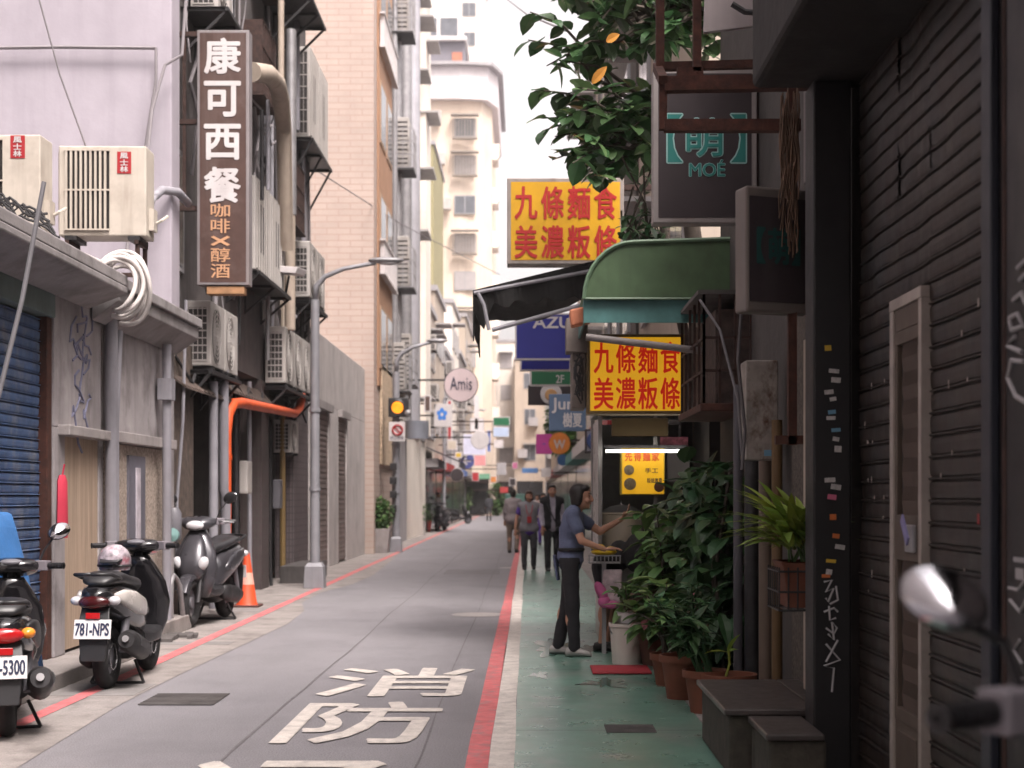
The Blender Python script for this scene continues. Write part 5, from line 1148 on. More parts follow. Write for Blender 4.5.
# ------------------------------------------------------------------ rusty steel frame overhead
Y = 9.2; b = MB()
for (p0, p1) in (((660,-40),(660,78)),((697,-40),(697,72))): b.bar(P(p0[0],p0[1],Y), P(p1[0],p1[1],Y), .05)
b.bar(P(656,67,Y+.1), P(768,64,Y+.1), .05); b.bar(P(664,85,Y-.3), P(820,82,Y-.3), .085); b.bar(P(664,126,Y-.3), P(800,126,Y-.3), .07); b.bar(P(663,80,Y-.3), P(663,130,Y-.3), .045); b.bar(P(663,80,Y-.35), P(657,67,Y+.1), .05); b.bar(P(690,78,Y), P(690,68,Y), .16, .05)
b.bar(P(792,60,Y-.5), P(792,445,Y-.5), .05); b.bar(P(775,440,Y-.5), P(822,440,Y-.5), .05)
single('sign_gantry', b, rust, 'rusty steel sign frame sticking out over the pavement in front of the charcoal sign', 'gantry')
b = MB(); rnd = random.Random(17)
for k in range(60):
    x = 790+rnd.uniform(-9,9); y0 = rnd.uniform(85,170); pts = [P(x+rnd.uniform(-3,3), y0+22*j, 8.55+rnd.uniform(-.03,.03)) for j in range(5)]
    b.tube(pts, .004, 4)
single('frayed_rope', b, M('dry_fibre', (.13,.08,.055), .9, var=.4), 'bundle of frayed brown rope hanging from the rusty frame', 'rope')
b = MB(); b.prism([P(706,-30,10.2),P(772,-36,10.2),P(768,24,10.2),P(704,32,10.2)], (0,.05,0)); single('tilted_board', b, M('grey_board', (.3,.26,.265), .7, var=.1, streak=.3), 'pale grey board tilted under the overhang at the top', 'board')
b = MB(); b.tube([P(732,4,10.1),P(745,12,10.1),P(760,13,10.1),P(772,3,10.1)], .02, 6); single('cable_loop', b, cablem, 'black cable loop under the pale tilted board', 'cable')
# ------------------------------------------------------------------ charcoal signs
def moe(px0, py0, px1, py1, Y): 
    w = px1-px0; h = py1-py0
    f = lambda u, v: (px0+u*w, py0+v*h)
    out = []
    for ch, u0, v0, u1, v1, bo in (('【',.14,.30,.28,.61,.0),('萌',.31,.33,.68,.57,.012),('】',.75,.30,.89,.61,.0),('MOÉ',.35,.595,.69,.70,.012)):
        a, c = f(u0,v0); d, e = f(u1,v1)
        out.append((ch,a,c,d,e,tealout,bo+.03)); out.append((ch,a,c,d,e,tealpaint,bo))
    return out
Y = 11.
m1 = sign_box('hanging_sign', 'charcoal sign with teal bracketed character and latin letters behind the rusty frame', 653,68,757,223,Y,.16,M('sign_charcoal_plum', (.03,.021,.024), .55, var=.15, scale=3, streak=.25, dirt=(.05,.04,.042)),M('grey_sign_frame', (.24,.215,.21), .6, var=.15, streak=.4, dirt=(.15,.1,.08)),moe(653,68,757,223,Y),fw=.04,
    bracket=[((PX(757,Y),Y+.08,PZ(90,Y)),(1.75,Y+.08,PZ(90,Y)),.05),((PX(757,Y),Y+.08,PZ(200,Y)),(1.75,Y+.08,PZ(200,Y)),.05),((1.7,Y+.08,PZ(200,Y)),(1.7,Y+.08,PZ(90,Y)),.05)])
# the second one stands at an angle to the wall
Y = 8.5; xa, xb = 1.215, 1.64; z0, z1 = PZ(310,Y), PZ(183,Y)
m2 = thing('hanging_sign', 'dark slanted charcoal sign with a pale edge tucked beside the black pillar', 'sign', ((xa+xb)/2,Y,z0))
poly = [Vector((xa+.045,Y+.05,z0)),Vector((xb,Y+.2,z0)),Vector((xb,Y+.32,z0)),Vector((xa,Y+.2,z0))]
b = MB(); b.prism([poly[0],poly[1],poly[2],poly[3]], (0,0,z1-z0)); part(m2, 'cabinet', b, M('pale_sign_edge', (.13,.11,.10), .6, streak=.4, dirt=(.16,.1,.08)), bevel=.015)
u = (poly[1]-poly[0]); n = u.cross(Vector((0,0,1))).normalized(); b = MB(); o = poly[0]+u*.05+Vector((0,0,.06))+n*.003
b.obox(o+u*.45+Vector((0,0,(z1-z0)/2-.06)), u*.45, n*.003, Vector((0,0,(z1-z0)/2-.06))); part(m2, 'face', b, signdark)
b = MB()
for ch, a, w_ in (('【',.12,.12),('萌',.3,.33),('】',.68,.12)): b.text(ch, o+u*a+n*.006+Vector((0,0,.22)), u*w_, (0,0,.2), .03)
part(m2, 'lettering', b, M('dim_teal', (.012,.06,.055), .6))
# ------------------------------------------------------------------ noodle shop: green awning and signs
Y0a, Y1a = 12.6, 13.5
aw = thing('green_awning', 'rounded green corrugated awning with a turquoise lower band over the noodle shop', 'awning', (1.3,13,PZ(326,13)))
gm_ = M('awning_green', (.065,.11,.055), .5, var=.2, scale=3, streak=.6, dirt=(.04,.055,.03), blotch=.5)
def awprof(k): 
    a = R(90*k/9); return (PX(585,13)+.0+.62*(1-math.sin(a))*1.0, 0)
xr = 1.85; ztop = PZ(246,12.8); zbot = PZ(302,12.8); xl = PX(583,12.8); rr = []
pts = [(xl+.36*(1-math.sin(R(90*k/8))), zbot+(ztop-zbot)*(math.sin(R(90*k/8)) if False else 1-math.cos(R(90*k/8)))) for k in range(9)]
prof = [(xl+.42*(1-math.cos(R(90*k/8))), zbot+(ztop-zbot)*math.sin(R(90*k/8))) for k in range(9)] + [(xr, ztop+.03)]
outer = [Vector((x,Y0a,z)) for x,z in prof]; b = MB()
poly = outer + [Vector((xr,Y0a,zbot))]; b.prism(poly, (0,.02,0))
b.add([v for v in outer]+[v+Vector((0,1.6,0)) for v in outer], [(i,i+1,len(outer)+i+1,len(outer)+i) for i in range(len(outer)-1)])
part(aw, 'canopy', b, gm_)
b = MB(); b.tube([v+Vector((0,-.01,0)) for v in outer], .018, 6); b.tube([(xl,Y0a-.01,zbot),(xr,Y0a-.01,zbot)], .012, 6); part(aw, 'edge', b, M('awning_edge_green', (.12,.19,.12), .5, streak=.3))
b = MB(); zb2 = PZ(325,12.8); b.box(xl+.0,xr,Y0a+.03,Y0a+.045,zb2,zbot-.001); b.box(xl,xl+.015,Y0a+.046,Y0a+1.6,zb2,zbot-.001); part(aw, 'valance', b, M('turquoise_band', (.075,.185,.18), .5, var=.25, scale=4, blotch=.4, dirt=(.05,.12,.12)))
b = MB(); b.tube([P(586,337,12.3),P(703,351,12.3)], .03, 10); single('awning_tube', b, M('grey_tube', (.2,.175,.17), .6, streak=.4), 'long grey tube hung across the front of the lit noodle sign', 'tube', smooth='auto')
b = MB(); b.obox(P(580,317,12.9), (.085,0,.02), (0,.1,0), (-.01,0,.07)); single('orange_bucket', b, M('faded_orange', (.42,.15,.08), .7, var=.2, blotch=.4), 'faded orange box at the left corner of the green awning', 'box', bevel=.015)
# black canvas awning
ba = thing('black_awning', 'ragged black canvas awning reaching out over the pavement beyond the green one', 'awning', (.6,15,3.2))
Ya = 14.6; p = lambda x, y, d=0: P(x,y,Ya)+Vector((0,d,0)); b = MB(); NX, NY = 14, 6; vs = []; rnd = random.Random(41)
topl, topr = P(474,290,Ya), P(605,258,Ya)
for i in range(NX+1):
    t_ = i/NX
    for j in range(NY+1):
        s_ = j/NY; base = topl.lerp(topr, t_); 
        vs.append(base+Vector((0,2.2*s_ ,-.03-.12*math.sin(math.pi*t_*1.)*s_+.02*math.sin(9*t_)*s_ - .02*rnd.random())))
b.add(vs, [(i*(NY+1)+j,(i+1)*(NY+1)+j,(i+1)*(NY+1)+j+1,i*(NY+1)+j+1) for i in range(NX) for j in range(NY)])
lo = []; N2 = 26
for i in range(N2+1):
    t_ = i/N2; a_ = topl.lerp(topr, t_); drop = (.19+.22*t_**1.4 if t_ > .12 else .42-.4*abs(t_-.07)*8) + .03*math.sin(31*t_)+rnd.uniform(-.015,.015)
    lo.append((a_, a_+Vector((0,.02+.03*math.sin(17*t_),-drop*.95))))
b.add([v for q in lo for v in q], [(2*i,2*i+1,2*i+3,2*i+2) for i in range(N2)])
sd = [(topl+Vector((0,2.2*k/6,0)), topl+Vector((.01*math.sin(k*3),2.2*k/6,-.5+.16*abs(math.sin(k*1.9))))) for k in range(7)]
b.add([v for q in sd for v in q], [(2*i,2*i+1,2*i+3,2*i+2) for i in range(6)])
cv = part(ba, 'canvas', b, M('black_canvas', (.009,.008,.008), .8, var=.3, scale=5, bump=.4, bscale=12)); so = cv.modifiers.new('thick', 'SOLIDIFY'); so.thickness = .012
b = MB(); b.tube([P(478,293,Ya-.05),P(484,305,Ya-.05),P(489,330,Ya-.05)], .018, 8); b.tube([P(492,330,Ya-.02),P(600,300,Ya-.02)], .022, 8); b.tube([topl+Vector((0,0,-.03)),topr+Vector((.8,0,.05))], .02, 8); part(ba, 'frame', b, greypipe, smooth='auto')
yel = M('sign_yellow', (.62,.33,.012), .5, var=.12, scale=3, blotch=.35, dirt=(.5,.24,.02))
yel_lit = M('sign_yellow_lit', (.62,.36,.012), .5, var=.1, emit=.17, ecol=(1,.5,.02))
redl = M('sign_red_letters', (.42,.022,.02), .5, var=.1)
def noodle(x0, y0, cw, ch, gap, rowgap, mat, bold):
    out = []
    for r_, line in enumerate(('九條麵食','美濃粄條')):
        for k, c_ in enumerate(line):
            xx = x0+k*(cw+gap); yy = y0+r_*(ch+rowgap); out.append((c_,xx,yy,xx+cw,yy+ch,mat,bold))
    return out
alu = M('tarnished_sign_frame', (.3,.26,.24), .5, metal=.3, streak=.5, dirt=(.14,.08,.06), var=.2)
Y = 17.2
s_a = sign_box('noodle_sign', 'yellow box sign with two rows of red characters above the black awning, unlit', 507,178,624,264,Y,.3,yel,alu,noodle(515,187,22,32,4.5,7,redl,.018),fw=.045,
    bracket=[((1.9,Y+.15,PZ(185,Y)),(1.9,Y+.15,PZ(255,Y)),.04),((PX(624,Y),Y+.15,PZ(185,Y)),(2.05,Y+.15,PZ(185,Y)),.06),((PX(624,Y),Y+.15,PZ(255,Y)),(2.05,Y+.15,PZ(255,Y)),.06)])
Y = 13.9
s_b = sign_box('noodle_sign', 'lit yellow box sign with two rows of red characters under the green awning', 587,334,686,414,Y,.28,yel_lit,M('dark_brass_frame', (.2,.14,.07), .5, metal=.4),noodle(594,342,19,31,3.2,5,M('red_letters_lit', (.5,.02,.014), .5, emit=.1, ecol=(1,.03,.01)),.016),fw=.03,
    bracket=[((PX(686,Y),Y+.14,PZ(345,Y)),(1.9,Y+.14,PZ(345,Y)),.05)])
b = MB(); b.box(PX(572,13.95),PX(586,13.95),14.0,14.5,PZ(408,14),PZ(318,14)); b.prism([P(566,318,13.9),P(588,318,13.9),P(588,352,13.9),P(566,352,13.9)], (0,.3,0)); single('sign_housing', b, M('dusty_metal', (.17,.14,.125), .7, var=.3, streak=.6), 'dusty metal housing with wiring on the left end of the lit noodle sign', 'box', bevel=.01)
b = MB(); rnd = random.Random(51)
for k in range(10): b.tube([P(578+rnd.uniform(-4,6), 345+rnd.uniform(0,20)+j*10, 13.85+rnd.uniform(-.02,.02)) for j in range(5)], .008, 5)
single('sign_wiring', b, cablem, 'loose black wires beside the lit noodle sign', 'wires')
b = MB(); Yd = 14.6; b.box(PX(612,Yd),PX(668,Yd),Yd,Yd+.1,PZ(436,Yd),PZ(418,Yd)); single('dark_board', b, M('olive_brown_board', (.09,.06,.025), .6, var=.2), 'dark brown board right under the lit noodle sign', 'board')
# ------------------------------------------------------------------ noodle stall
St = thing('noodle_stall', 'stainless noodle stall with glass front, counter and a lit yellow menu box', 'stall', (1.25,15.4,0))
steel = M('brushed_steel', (.3,.29,.285), .35, metal=.8, var=.15, scale=4, streak=.4, dirt=(.12,.1,.09))
b = MB(); b.box(.78,1.7,15.0,16.6,0,.86); part(St, 'cabinet', b, steel, bevel=.01)
b = MB(); b.box(.72,1.72,14.95,16.65,.862,.9); part(St, 'counter', b, steel, bevel=.008)
b = MB()
for x, y in ((.75,14.98),(.75,16.6),(1.3,14.98)): b.box(x-.02,x+.02,y-.02,y+.02,.902,2.35)
b.box(.72,1.72,14.95,16.65,2.352,2.4); part(St, 'frame', b, steel)
b = MB(); b.box(.75,.756,15.0,16.58,.95,2.3); b.box(.76,1.7,16.6,16.62,.95,2.3); part(St, 'glass', b, M('brightened_steamed_glass', (.34,.32,.31), .3, var=.3, scale=3))  # pale steamy panes; the back one is added to brighten the stall interior
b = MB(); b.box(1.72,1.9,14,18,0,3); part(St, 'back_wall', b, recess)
pot = thing('steel_pot', 'large pale steel pot steaming on the stall counter', 'pot', P(606,565,14.98))
b = MB(); c = Vector((.98,15.3,.902)); b.lathe([(.2,0),(.21,.02),(.21,.42),(.225,.43),(.215,.44),(.2,.43)], c, 24); part(pot, 'body', b, M('pale_enamel', (.62,.54,.42), .4, var=.1), smooth='auto')
b = MB(); b.lathe([(.215,.445),(.12,.5),(.02,.52),(0,.56)], c, 24); part(pot, 'lid', b, steel, smooth='auto')
Y = 14.7
yb = sign_box('menu_box', 'small lit yellow menu box with round dish pictures hanging over the stall', 621,448,665,495,Y,.2,yel_lit,M('menu_frame', (.4,.3,.05), .5),
    [(ch, 625+9.*k, 452, 632+9.*k, 461, M('orange_red_letters', (.7,.10,.015), .5), .03) for k, ch in enumerate('先得麵家')] + [('手工',645,468,658,473,navyl,.01),('粄條專賣',647,478,662,483,navyl,.01)], fw=.012)
for i, (px, py, r) in enumerate(((629,470,.05),(630,484,.06),(659,487,.05))):
    b = MB(); b.lathe([(0,-.014),(r,-.01),(r,0)], P(px,py,14.69), 18, 'y'); part(yb, 'dish_picture', b, M('dish_grey', (.2,.15,.09), .6, var=.4, scale=30) if i < 2 else M('dish_dark', (.08,.03,.015), .6))
ft_ = thing('tube_lamp', 'bright white fluorescent tube above the yellow menu box', 'lamp', P(640,447,14.5))
b = MB(); b.tube([P(606,451,14.5),P(686,451,14.5)], .013, 10); part(ft_, 'tube', b, M('lit_tube', (.9,.9,.85), .3, emit=6, ecol=(1,.95,.85)), smooth='auto')
b = MB(); b.box(PX(604,14.52),PX(688,14.52),14.54,14.58,PZ(448,14.52),PZ(445,14.52)); part(ft_, 'batten', b, blackplas)
pst = thing('poster', 'small pink and red paper poster above the stall beside the tube lamp', 'poster', P(675,448,15.2))
b = MB(); b.box(PX(660,15.2),PX(688,15.2),15.2,15.21,PZ(447,15.2),PZ(437,15.2)); part(pst, 'sheet', b, M('poster_pink', (.5,.16,.22), .7, var=.7, scale=18))
b = MB(); b.box(PX(668,15.3),PX(690,15.3),15.35,15.4,PZ(482,15.3),PZ(449,15.3)); part(St, 'menu_sheet', b, signwhite)
b = MB(); b.ell(P(604,552,14.32), (.125,.1,.035)); b.ell(P(598,547,14.3), (.07,.06,.03)); b.ell(P(611,549,14.28), (.05,.05,.025)); single('yellow_bag', b, M('yellow_plastic', (.7,.45,.02), .5, var=.15, bump=.5, bscale=25), 'crumpled bright yellow bag on the edge of the stall', 'bag', smooth=True)
tray = thing('wire_basket', 'shallow wire basket tray holding the yellow bag', 'basket', P(604,565,14.6))
c = P(604,562,14.32); b = MB(); b.box(c.x-.15,c.x+.15,c.y-.12,c.y+.12,c.z-.01,c.z+.0)
for k in range(9): b.box(c.x-.15+.0365*k,c.x-.142+.0365*k,c.y-.125,c.y-.12,c.z,c.z+.06)
b.box(c.x-.155,c.x+.155,c.y-.128,c.y-.118,c.z+.06,c.z+.07); part(tray, 'mesh', b, galv)
b = MB(); b.box(c.x-.02,c.x+.02,c.y-.02,c.y+.02,0,c.z-.011); part(tray, 'post', b, galv)
for (px, py, lb, r, h) in ((627,664,'white plastic bucket with a chipped rim on the pavement by the red mat',.155,.37),):
    c = G(px,py); bk = thing('bucket', lb, 'bucket', c)
    b = MB(); b.lathe([(r*.86,0),(r,h),(r*1.06,h),(r*1.06,h-.03),(r*.98,h-.035),(r*.95,h-.01),(r*.8,.02)], c, 24); part(bk, 'body', b, M('bucket_white', (.5,.45,.41), .5, var=.1, streak=.4, dirt=(.3,.24,.2)), smooth='auto')
    b = MB(); b.tube([c+Vector((r*1.04*math.cos(a),r*1.04*math.sin(a)*.5-.1,h-.03-.12*math.sin(a))) for a in [math.pi*i/12 for i in range(13)]], .006, 5); part(bk, 'handle', b, galv)
c = G(617,672); b = MB(); b.box(c.x-.22,c.x+.28,c.y-.25,c.y+.3,.0095,.028); single('red_mat', b, M('red_rubber', (.28,.02,.03), .7, var=.2, blotch=.3), 'dark red rubber mat lying on the green pavement by the bucket', 'mat', bevel=.006)
c = G(612,640); b = MB(); b.box(c.x-.1,c.x+.1,c.y-.1,c.y+.1,.007,.62); single('white_bin', b, M('speckled_white', (.5,.45,.44), .6, var=.25, scale=25), 'tall white speckled bin beside the stall worker', 'bin', bevel=.03)
b = MB(); c = P(612,600,14.25)
b.obox(c+Vector((0,0,.13)), (.09,0,.0), (0,.02,0), (.01,0,.16)); single('carrier_bag', b, M('pink_print_bag', (.5,.4,.42), .6, var=.35, scale=16), 'pale pink patterned carrier bag hanging beside the stall', 'bag', bevel=.02)
# ------------------------------------------------------------------ potted plants on the right
def pot_at(px, py, r, h, label, group='terracotta pots on the pavement'):
    c = G(px,py); c.y += r; t = thing('potted_plant', label, 'potted plant', c, group)
    b = MB(); b.lathe([(r*.68,.0),(r*.94,h-.05),(r*1.06,h-.05),(r*1.07,h),(r*.94,h),(r*.9,h-.04)], c, 26); part(t, 'pot', b, terracotta, smooth='auto')
    b = MB(); b.lathe([(0,h-.055),(r*.9,h-.05)], c, 20, cap=False); part(t, 'soil', b, soil)
    return t, c
rnd = random.Random(61)
def stems(t, c, n, h, spread, L, W, nl, mat, r=.012, lean=(0,0)):
    bs, bl = MB(), MB()
    for k in range(n):
        a = rnd.uniform(0,2*math.pi); e = c+Vector((math.cos(a)*spread*rnd.uniform(.3,1)+lean[0], math.sin(a)*spread*rnd.uniform(.3,1)+lean[1], h*rnd.uniform(.65,1)))
        p0 = c+Vector((rnd.uniform(-.05,.05),rnd.uniform(-.05,.05),.0)); mid = p0.lerp(e,.5)+Vector((rnd.uniform(-.04,.04),rnd.uniform(-.04,.04),.08)); pts = [p0,mid,e]; bs.tube(pts, [r,r*.8,r*.4], 6)
        for j in range(nl):
            u = .25+.75*(j+rnd.random())/nl; q = p0.lerp(mid,u*2) if u < .5 else mid.lerp(e,u*2-1); aa = rnd.uniform(0,2*math.pi)
            bl.leaf(q, Vector((math.cos(aa),math.sin(aa),rnd.uniform(-.1,.9))), (0,0,1), L*rnd.uniform(.6,1.15), W*rnd.uniform(.7,1.1), rnd.uniform(.1,.6))
    part(t, 'stem', bs, leafdeep if mat is leafdeep else bark); part(t, 'foliage', bl, mat)
t, c = pot_at(732,719,.185,.285,'terracotta pot with one pale yellow seedling beside the stone step')
b = MB(); c2 = c+Vector((-.02,0,.26)); b.tube([c2,c2+Vector((.03,0,.09)),c2+Vector((.02,0,.2))], .009, 6); part(t, 'stem', b, leafyel)
b = MB()
for d, L_ in (((-.9,-.2,.25),.17),((.25,-.2,.9),.16),((.5,.2,.3),.08)): b.leaf(c2+Vector((.02,0,.17)), d, (0,0,1), L_, .07, .3)
part(t, 'foliage', b, leafyel)
t, c = pot_at(708,716,.15,.3,'terracotta pot with thick upright stems, next to the seedling pot'); stems(t, c+Vector((0,0,.26)), 9, .5, .2, .2, .07, 7, leafdeep, .016, (-.08,0))
t, c = pot_at(684,702,.16,.33,'terracotta pot with glossy arching leaflets, second from the bucket'); stems(t, c+Vector((0,0,.28)), 14, .6, .34, .15, .06, 12, leafdeep, .012, (-.06,-.05))
t, c = pot_at(670,688,.14,.26,'darker terracotta pot half hidden behind the others near the bucket'); stems(t, c+Vector((0,0,.22)), 9, .6, .3, .22, .11, 9, leafmid, .012, (-.05,0))
t = thing('potted_plant', 'small white pot with a trailing green plant standing on the white bucket', 'potted plant', G(627,664)+Vector((0,0,.372))); c = G(627,664)+Vector((0,0,.372))
b = MB(); b.lathe([(.07,0),(.09,.1),(.1,.1),(.085,.09)], c, 18); part(t, 'pot', b, signwhite, smooth='auto'); stems(t, c+Vector((0,0,.08)), 7, .3, .22, .14, .075, 7, leafmid, .007)
b = MB(); c = P(697,620,11.6); b.tube([P(694,590,11.6),P(697,640,11.6)], .022, 8); single('pink_stake', b, M('faded_pink_plastic', (.4,.13,.17), .6), 'faded pink plastic stake standing among the potted plants', 'stake', smooth='auto')
# the big broad-leaved plants and the climber on the wall
cl = thing('climbing_plant', 'tall mass of dark broad leaved climber covering the wall above the terracotta pots', 'climber', (1.5,12.6,0))
b = MB(); rnd = random.Random(71)
for k in range(640):
    px = rnd.triangular(672,738,724); py = rnd.uniform(462,690)
    if px < 690 and py < 480: continue
    Y = rnd.uniform(11.6,13.6); X = min(PX(px,12.4), 1.70); z = PZ(py,12.4)
    d = Vector((rnd.uniform(-1,.2),rnd.uniform(-1,.1),rnd.uniform(-.6,.4))); b.leaf((X+rnd.uniform(-.06,.06),Y,max(.1,z)), d, (0,0,1), rnd.uniform(.09,.3), rnd.uniform(.08,.2), rnd.uniform(.1,.5))
part(cl, 'foliage', b, leafdeep)
b = MB()
for k in range(9): b.tube([(1.6+rnd.uniform(-.05,.05),11.7+.2*k,.0),(1.55+rnd.uniform(-.1,.1),11.7+.2*k,.9),(1.6,11.7+.22*k,1.7)], .015, 6)
part(cl, 'stem', b, bark)
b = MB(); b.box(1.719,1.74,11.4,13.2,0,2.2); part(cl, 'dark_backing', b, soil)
sb = thing('leafy_shrub', 'broad leaved green shrub leaning over the stall beside the worker', 'shrub', (1.15,13.4,0))
b = MB(); bs = MB(); rnd = random.Random(72)
for k in range(64):
    e = Vector((PX(rnd.triangular(632,712,690),13.3), rnd.uniform(12.9,14.1), PZ(rnd.uniform(500,640),13.3))); p0 = Vector((1.25+rnd.uniform(-.12,.12),13.4+rnd.uniform(-.1,.1),.25)); mid = p0.lerp(e,.6)+Vector((0,0,.12)); bs.tube([p0,mid,e], [.012,.008,.004], 5)
    for j in range(9):
        q = mid.lerp(e, j/6 if j < 7 else 1); aa = rnd.uniform(0,6.28); b.leaf(q, (math.cos(aa),math.sin(aa),rnd.uniform(-.5,.5)), (0,0,1), rnd.uniform(.14,.27), rnd.uniform(.09,.18), rnd.uniform(.2,.6))
part(sb, 'foliage', b, leafmid); part(sb, 'stem', bs, bark)
b = MB(); b.lathe([(.2,0),(.26,.3),(.28,.3),(.25,.26)], (1.25,13.4,0), 20); part(sb, 'pot', b, M('dark_clay', (.1,.045,.03), .8), smooth='auto')
b = MB()
for k in range(40):
    c = P(rnd.uniform(640,682),rnd.uniform(585,620),13.0); b.leaf(c, (rnd.uniform(-1,1),rnd.uniform(-1,0),rnd.uniform(-.3,.5)), (0,0,1), .16, .08, .3)
part(sb, 'reddish_leaves', b, M('reddish_leaf', (.16,.06,.055), .5, leaf=True))
# ------------------------------------------------------------------ rubber tree
rt = thing('rubber_tree', 'rubber tree with big glossy dark leaves spreading over the street above the yellow sign', 'tree', (1.9,15.2,0))
b = MB(); b.tube([(1.85,15.3,0),(1.8,15.3,2.5),(1.72,15.2,4.0),(1.55,15.,5.2),(1.3,14.8,6.2)], [.11,.1,.09,.07,.05], 10); b.tube([(1.75,15.3,2.6),(1.5,15.4,3.8),(1.35,15.6,4.8)], [.06,.05,.03], 8)
part(rt, 'trunk', b, bark, smooth=True)
bl, bs = MB(), MB(); rnd = random.Random(83)
def twig(p0, e, n, L, k_=7):
    mid = p0.lerp(e,.5)+Vector((rnd.uniform(-.1,.1),rnd.uniform(-.1,.1),rnd.uniform(0,.18))); bs.tube([p0,mid,e], [.02,.013,.006], 6)
    for j in range(n):
        u = .2+.8*(j+rnd.random())/n; q = p0.lerp(mid,u*2) if u < .5 else mid.lerp(e,u*2-1)
        dr = (e-p0).normalized(); aa = rnd.uniform(0,6.28); sdv = Vector((math.cos(aa),math.sin(aa),rnd.uniform(-.9,.6)))
        bl.leaf(q, sdv+dr*.5, (rnd.uniform(-.3,.3),rnd.uniform(-.3,.3),1), L*rnd.uniform(.38,1.12), L*.58*rnd.uniform(.8,1.15), rnd.uniform(.05,.4), .22)
hub = [Vector((1.55,15.,5.2)), Vector((1.3,14.8,6.2)), Vector((1.72,15.2,4.2))]
for k in range(125):
    px, py = rnd.uniform(535,770), rnd.uniform(-70,185)
    if px < 552 and py > 120 or px > 655 and py > 60: continue
    if px < 540+.0*py and rnd.random() < .4: continue
    Yt = rnd.uniform(13.4,16.2); e = P(px,py,Yt); h = min(hub, key=lambda q: (q-e).length); s0 = h.lerp(e, rnd.uniform(.25,.5)) + Vector((0,0,-.05))
    bs.tube([h, h.lerp(s0,.5)+Vector((0,0,.05)), s0], [.03,.024,.02], 6); twig(s0, e, 15, .26)
for e in (P(528,40,14.5),P(540,90,14.5),P(545,130,14.6),P(530,12,14.8),P(552,160,14.4),P(590,172,14.5),P(560,60,14.2)):
    h = hub[0]; s0 = h.lerp(e,.55); bs.tube([h,s0], [.025,.018], 6); twig(s0, e, 11, .26)
part(rt, 'crown', bl, leafdark); part(rt, 'branch', bs, bark)
b = MB(); b.leaf(P(592,84,13.3), (.6,-.3,.7), (0,-1,.3), .2, .09, .1); part(rt, 'yellow_leaf', b, leafgold); b = MB(); b.leaf(P(606,42,13.5), (.6,-.3,.3), (0,-1,.3), .14, .09, .1); part(rt, 'yellow_leaf', b, leafgold)
# spindly vines between sign and wall
b = MB(); bs = MB(); rnd = random.Random(82)
for k in range(26):
    p0 = P(rnd.uniform(628,660),250,14.5); e = P(rnd.uniform(615,670),rnd.uniform(150,245),rnd.uniform(13.8,15)); bs.tube([p0,p0.lerp(e,.5)+Vector((rnd.uniform(-.1,.1),0,0)),e], .01, 5)
    for j in range(4): b.leaf(p0.lerp(e,rnd.random()), (rnd.uniform(-1,1),-.5,rnd.uniform(-1,.5)), (0,0,1), .15, .07, .3)
vn = thing('hanging_vine', 'tangle of thin dark twigs between the yellow sign and the charcoal sign', 'vine', P(645,252,14.5)); part(vn, 'foliage', b, leafdeep); part(vn, 'stem', bs, bark)
for (x0,y0,x1,y1,Ya,Yb,lb) in ((495,-10,560,28,40,16,'thin wire crossing the bright sky toward the rubber tree'),(300,160,500,275,30,60,'thin wire crossing in front of the salmon tiles and the cream tower')):
    b = MB(); b.tube([P(x0,y0,Ya),P((x0+x1)/2,(y0+y1)/2+6,(Ya+Yb)/2),P(x1,y1,Yb)], .014, 5); single('overhead_wire', b, greycable, lb, 'wire')
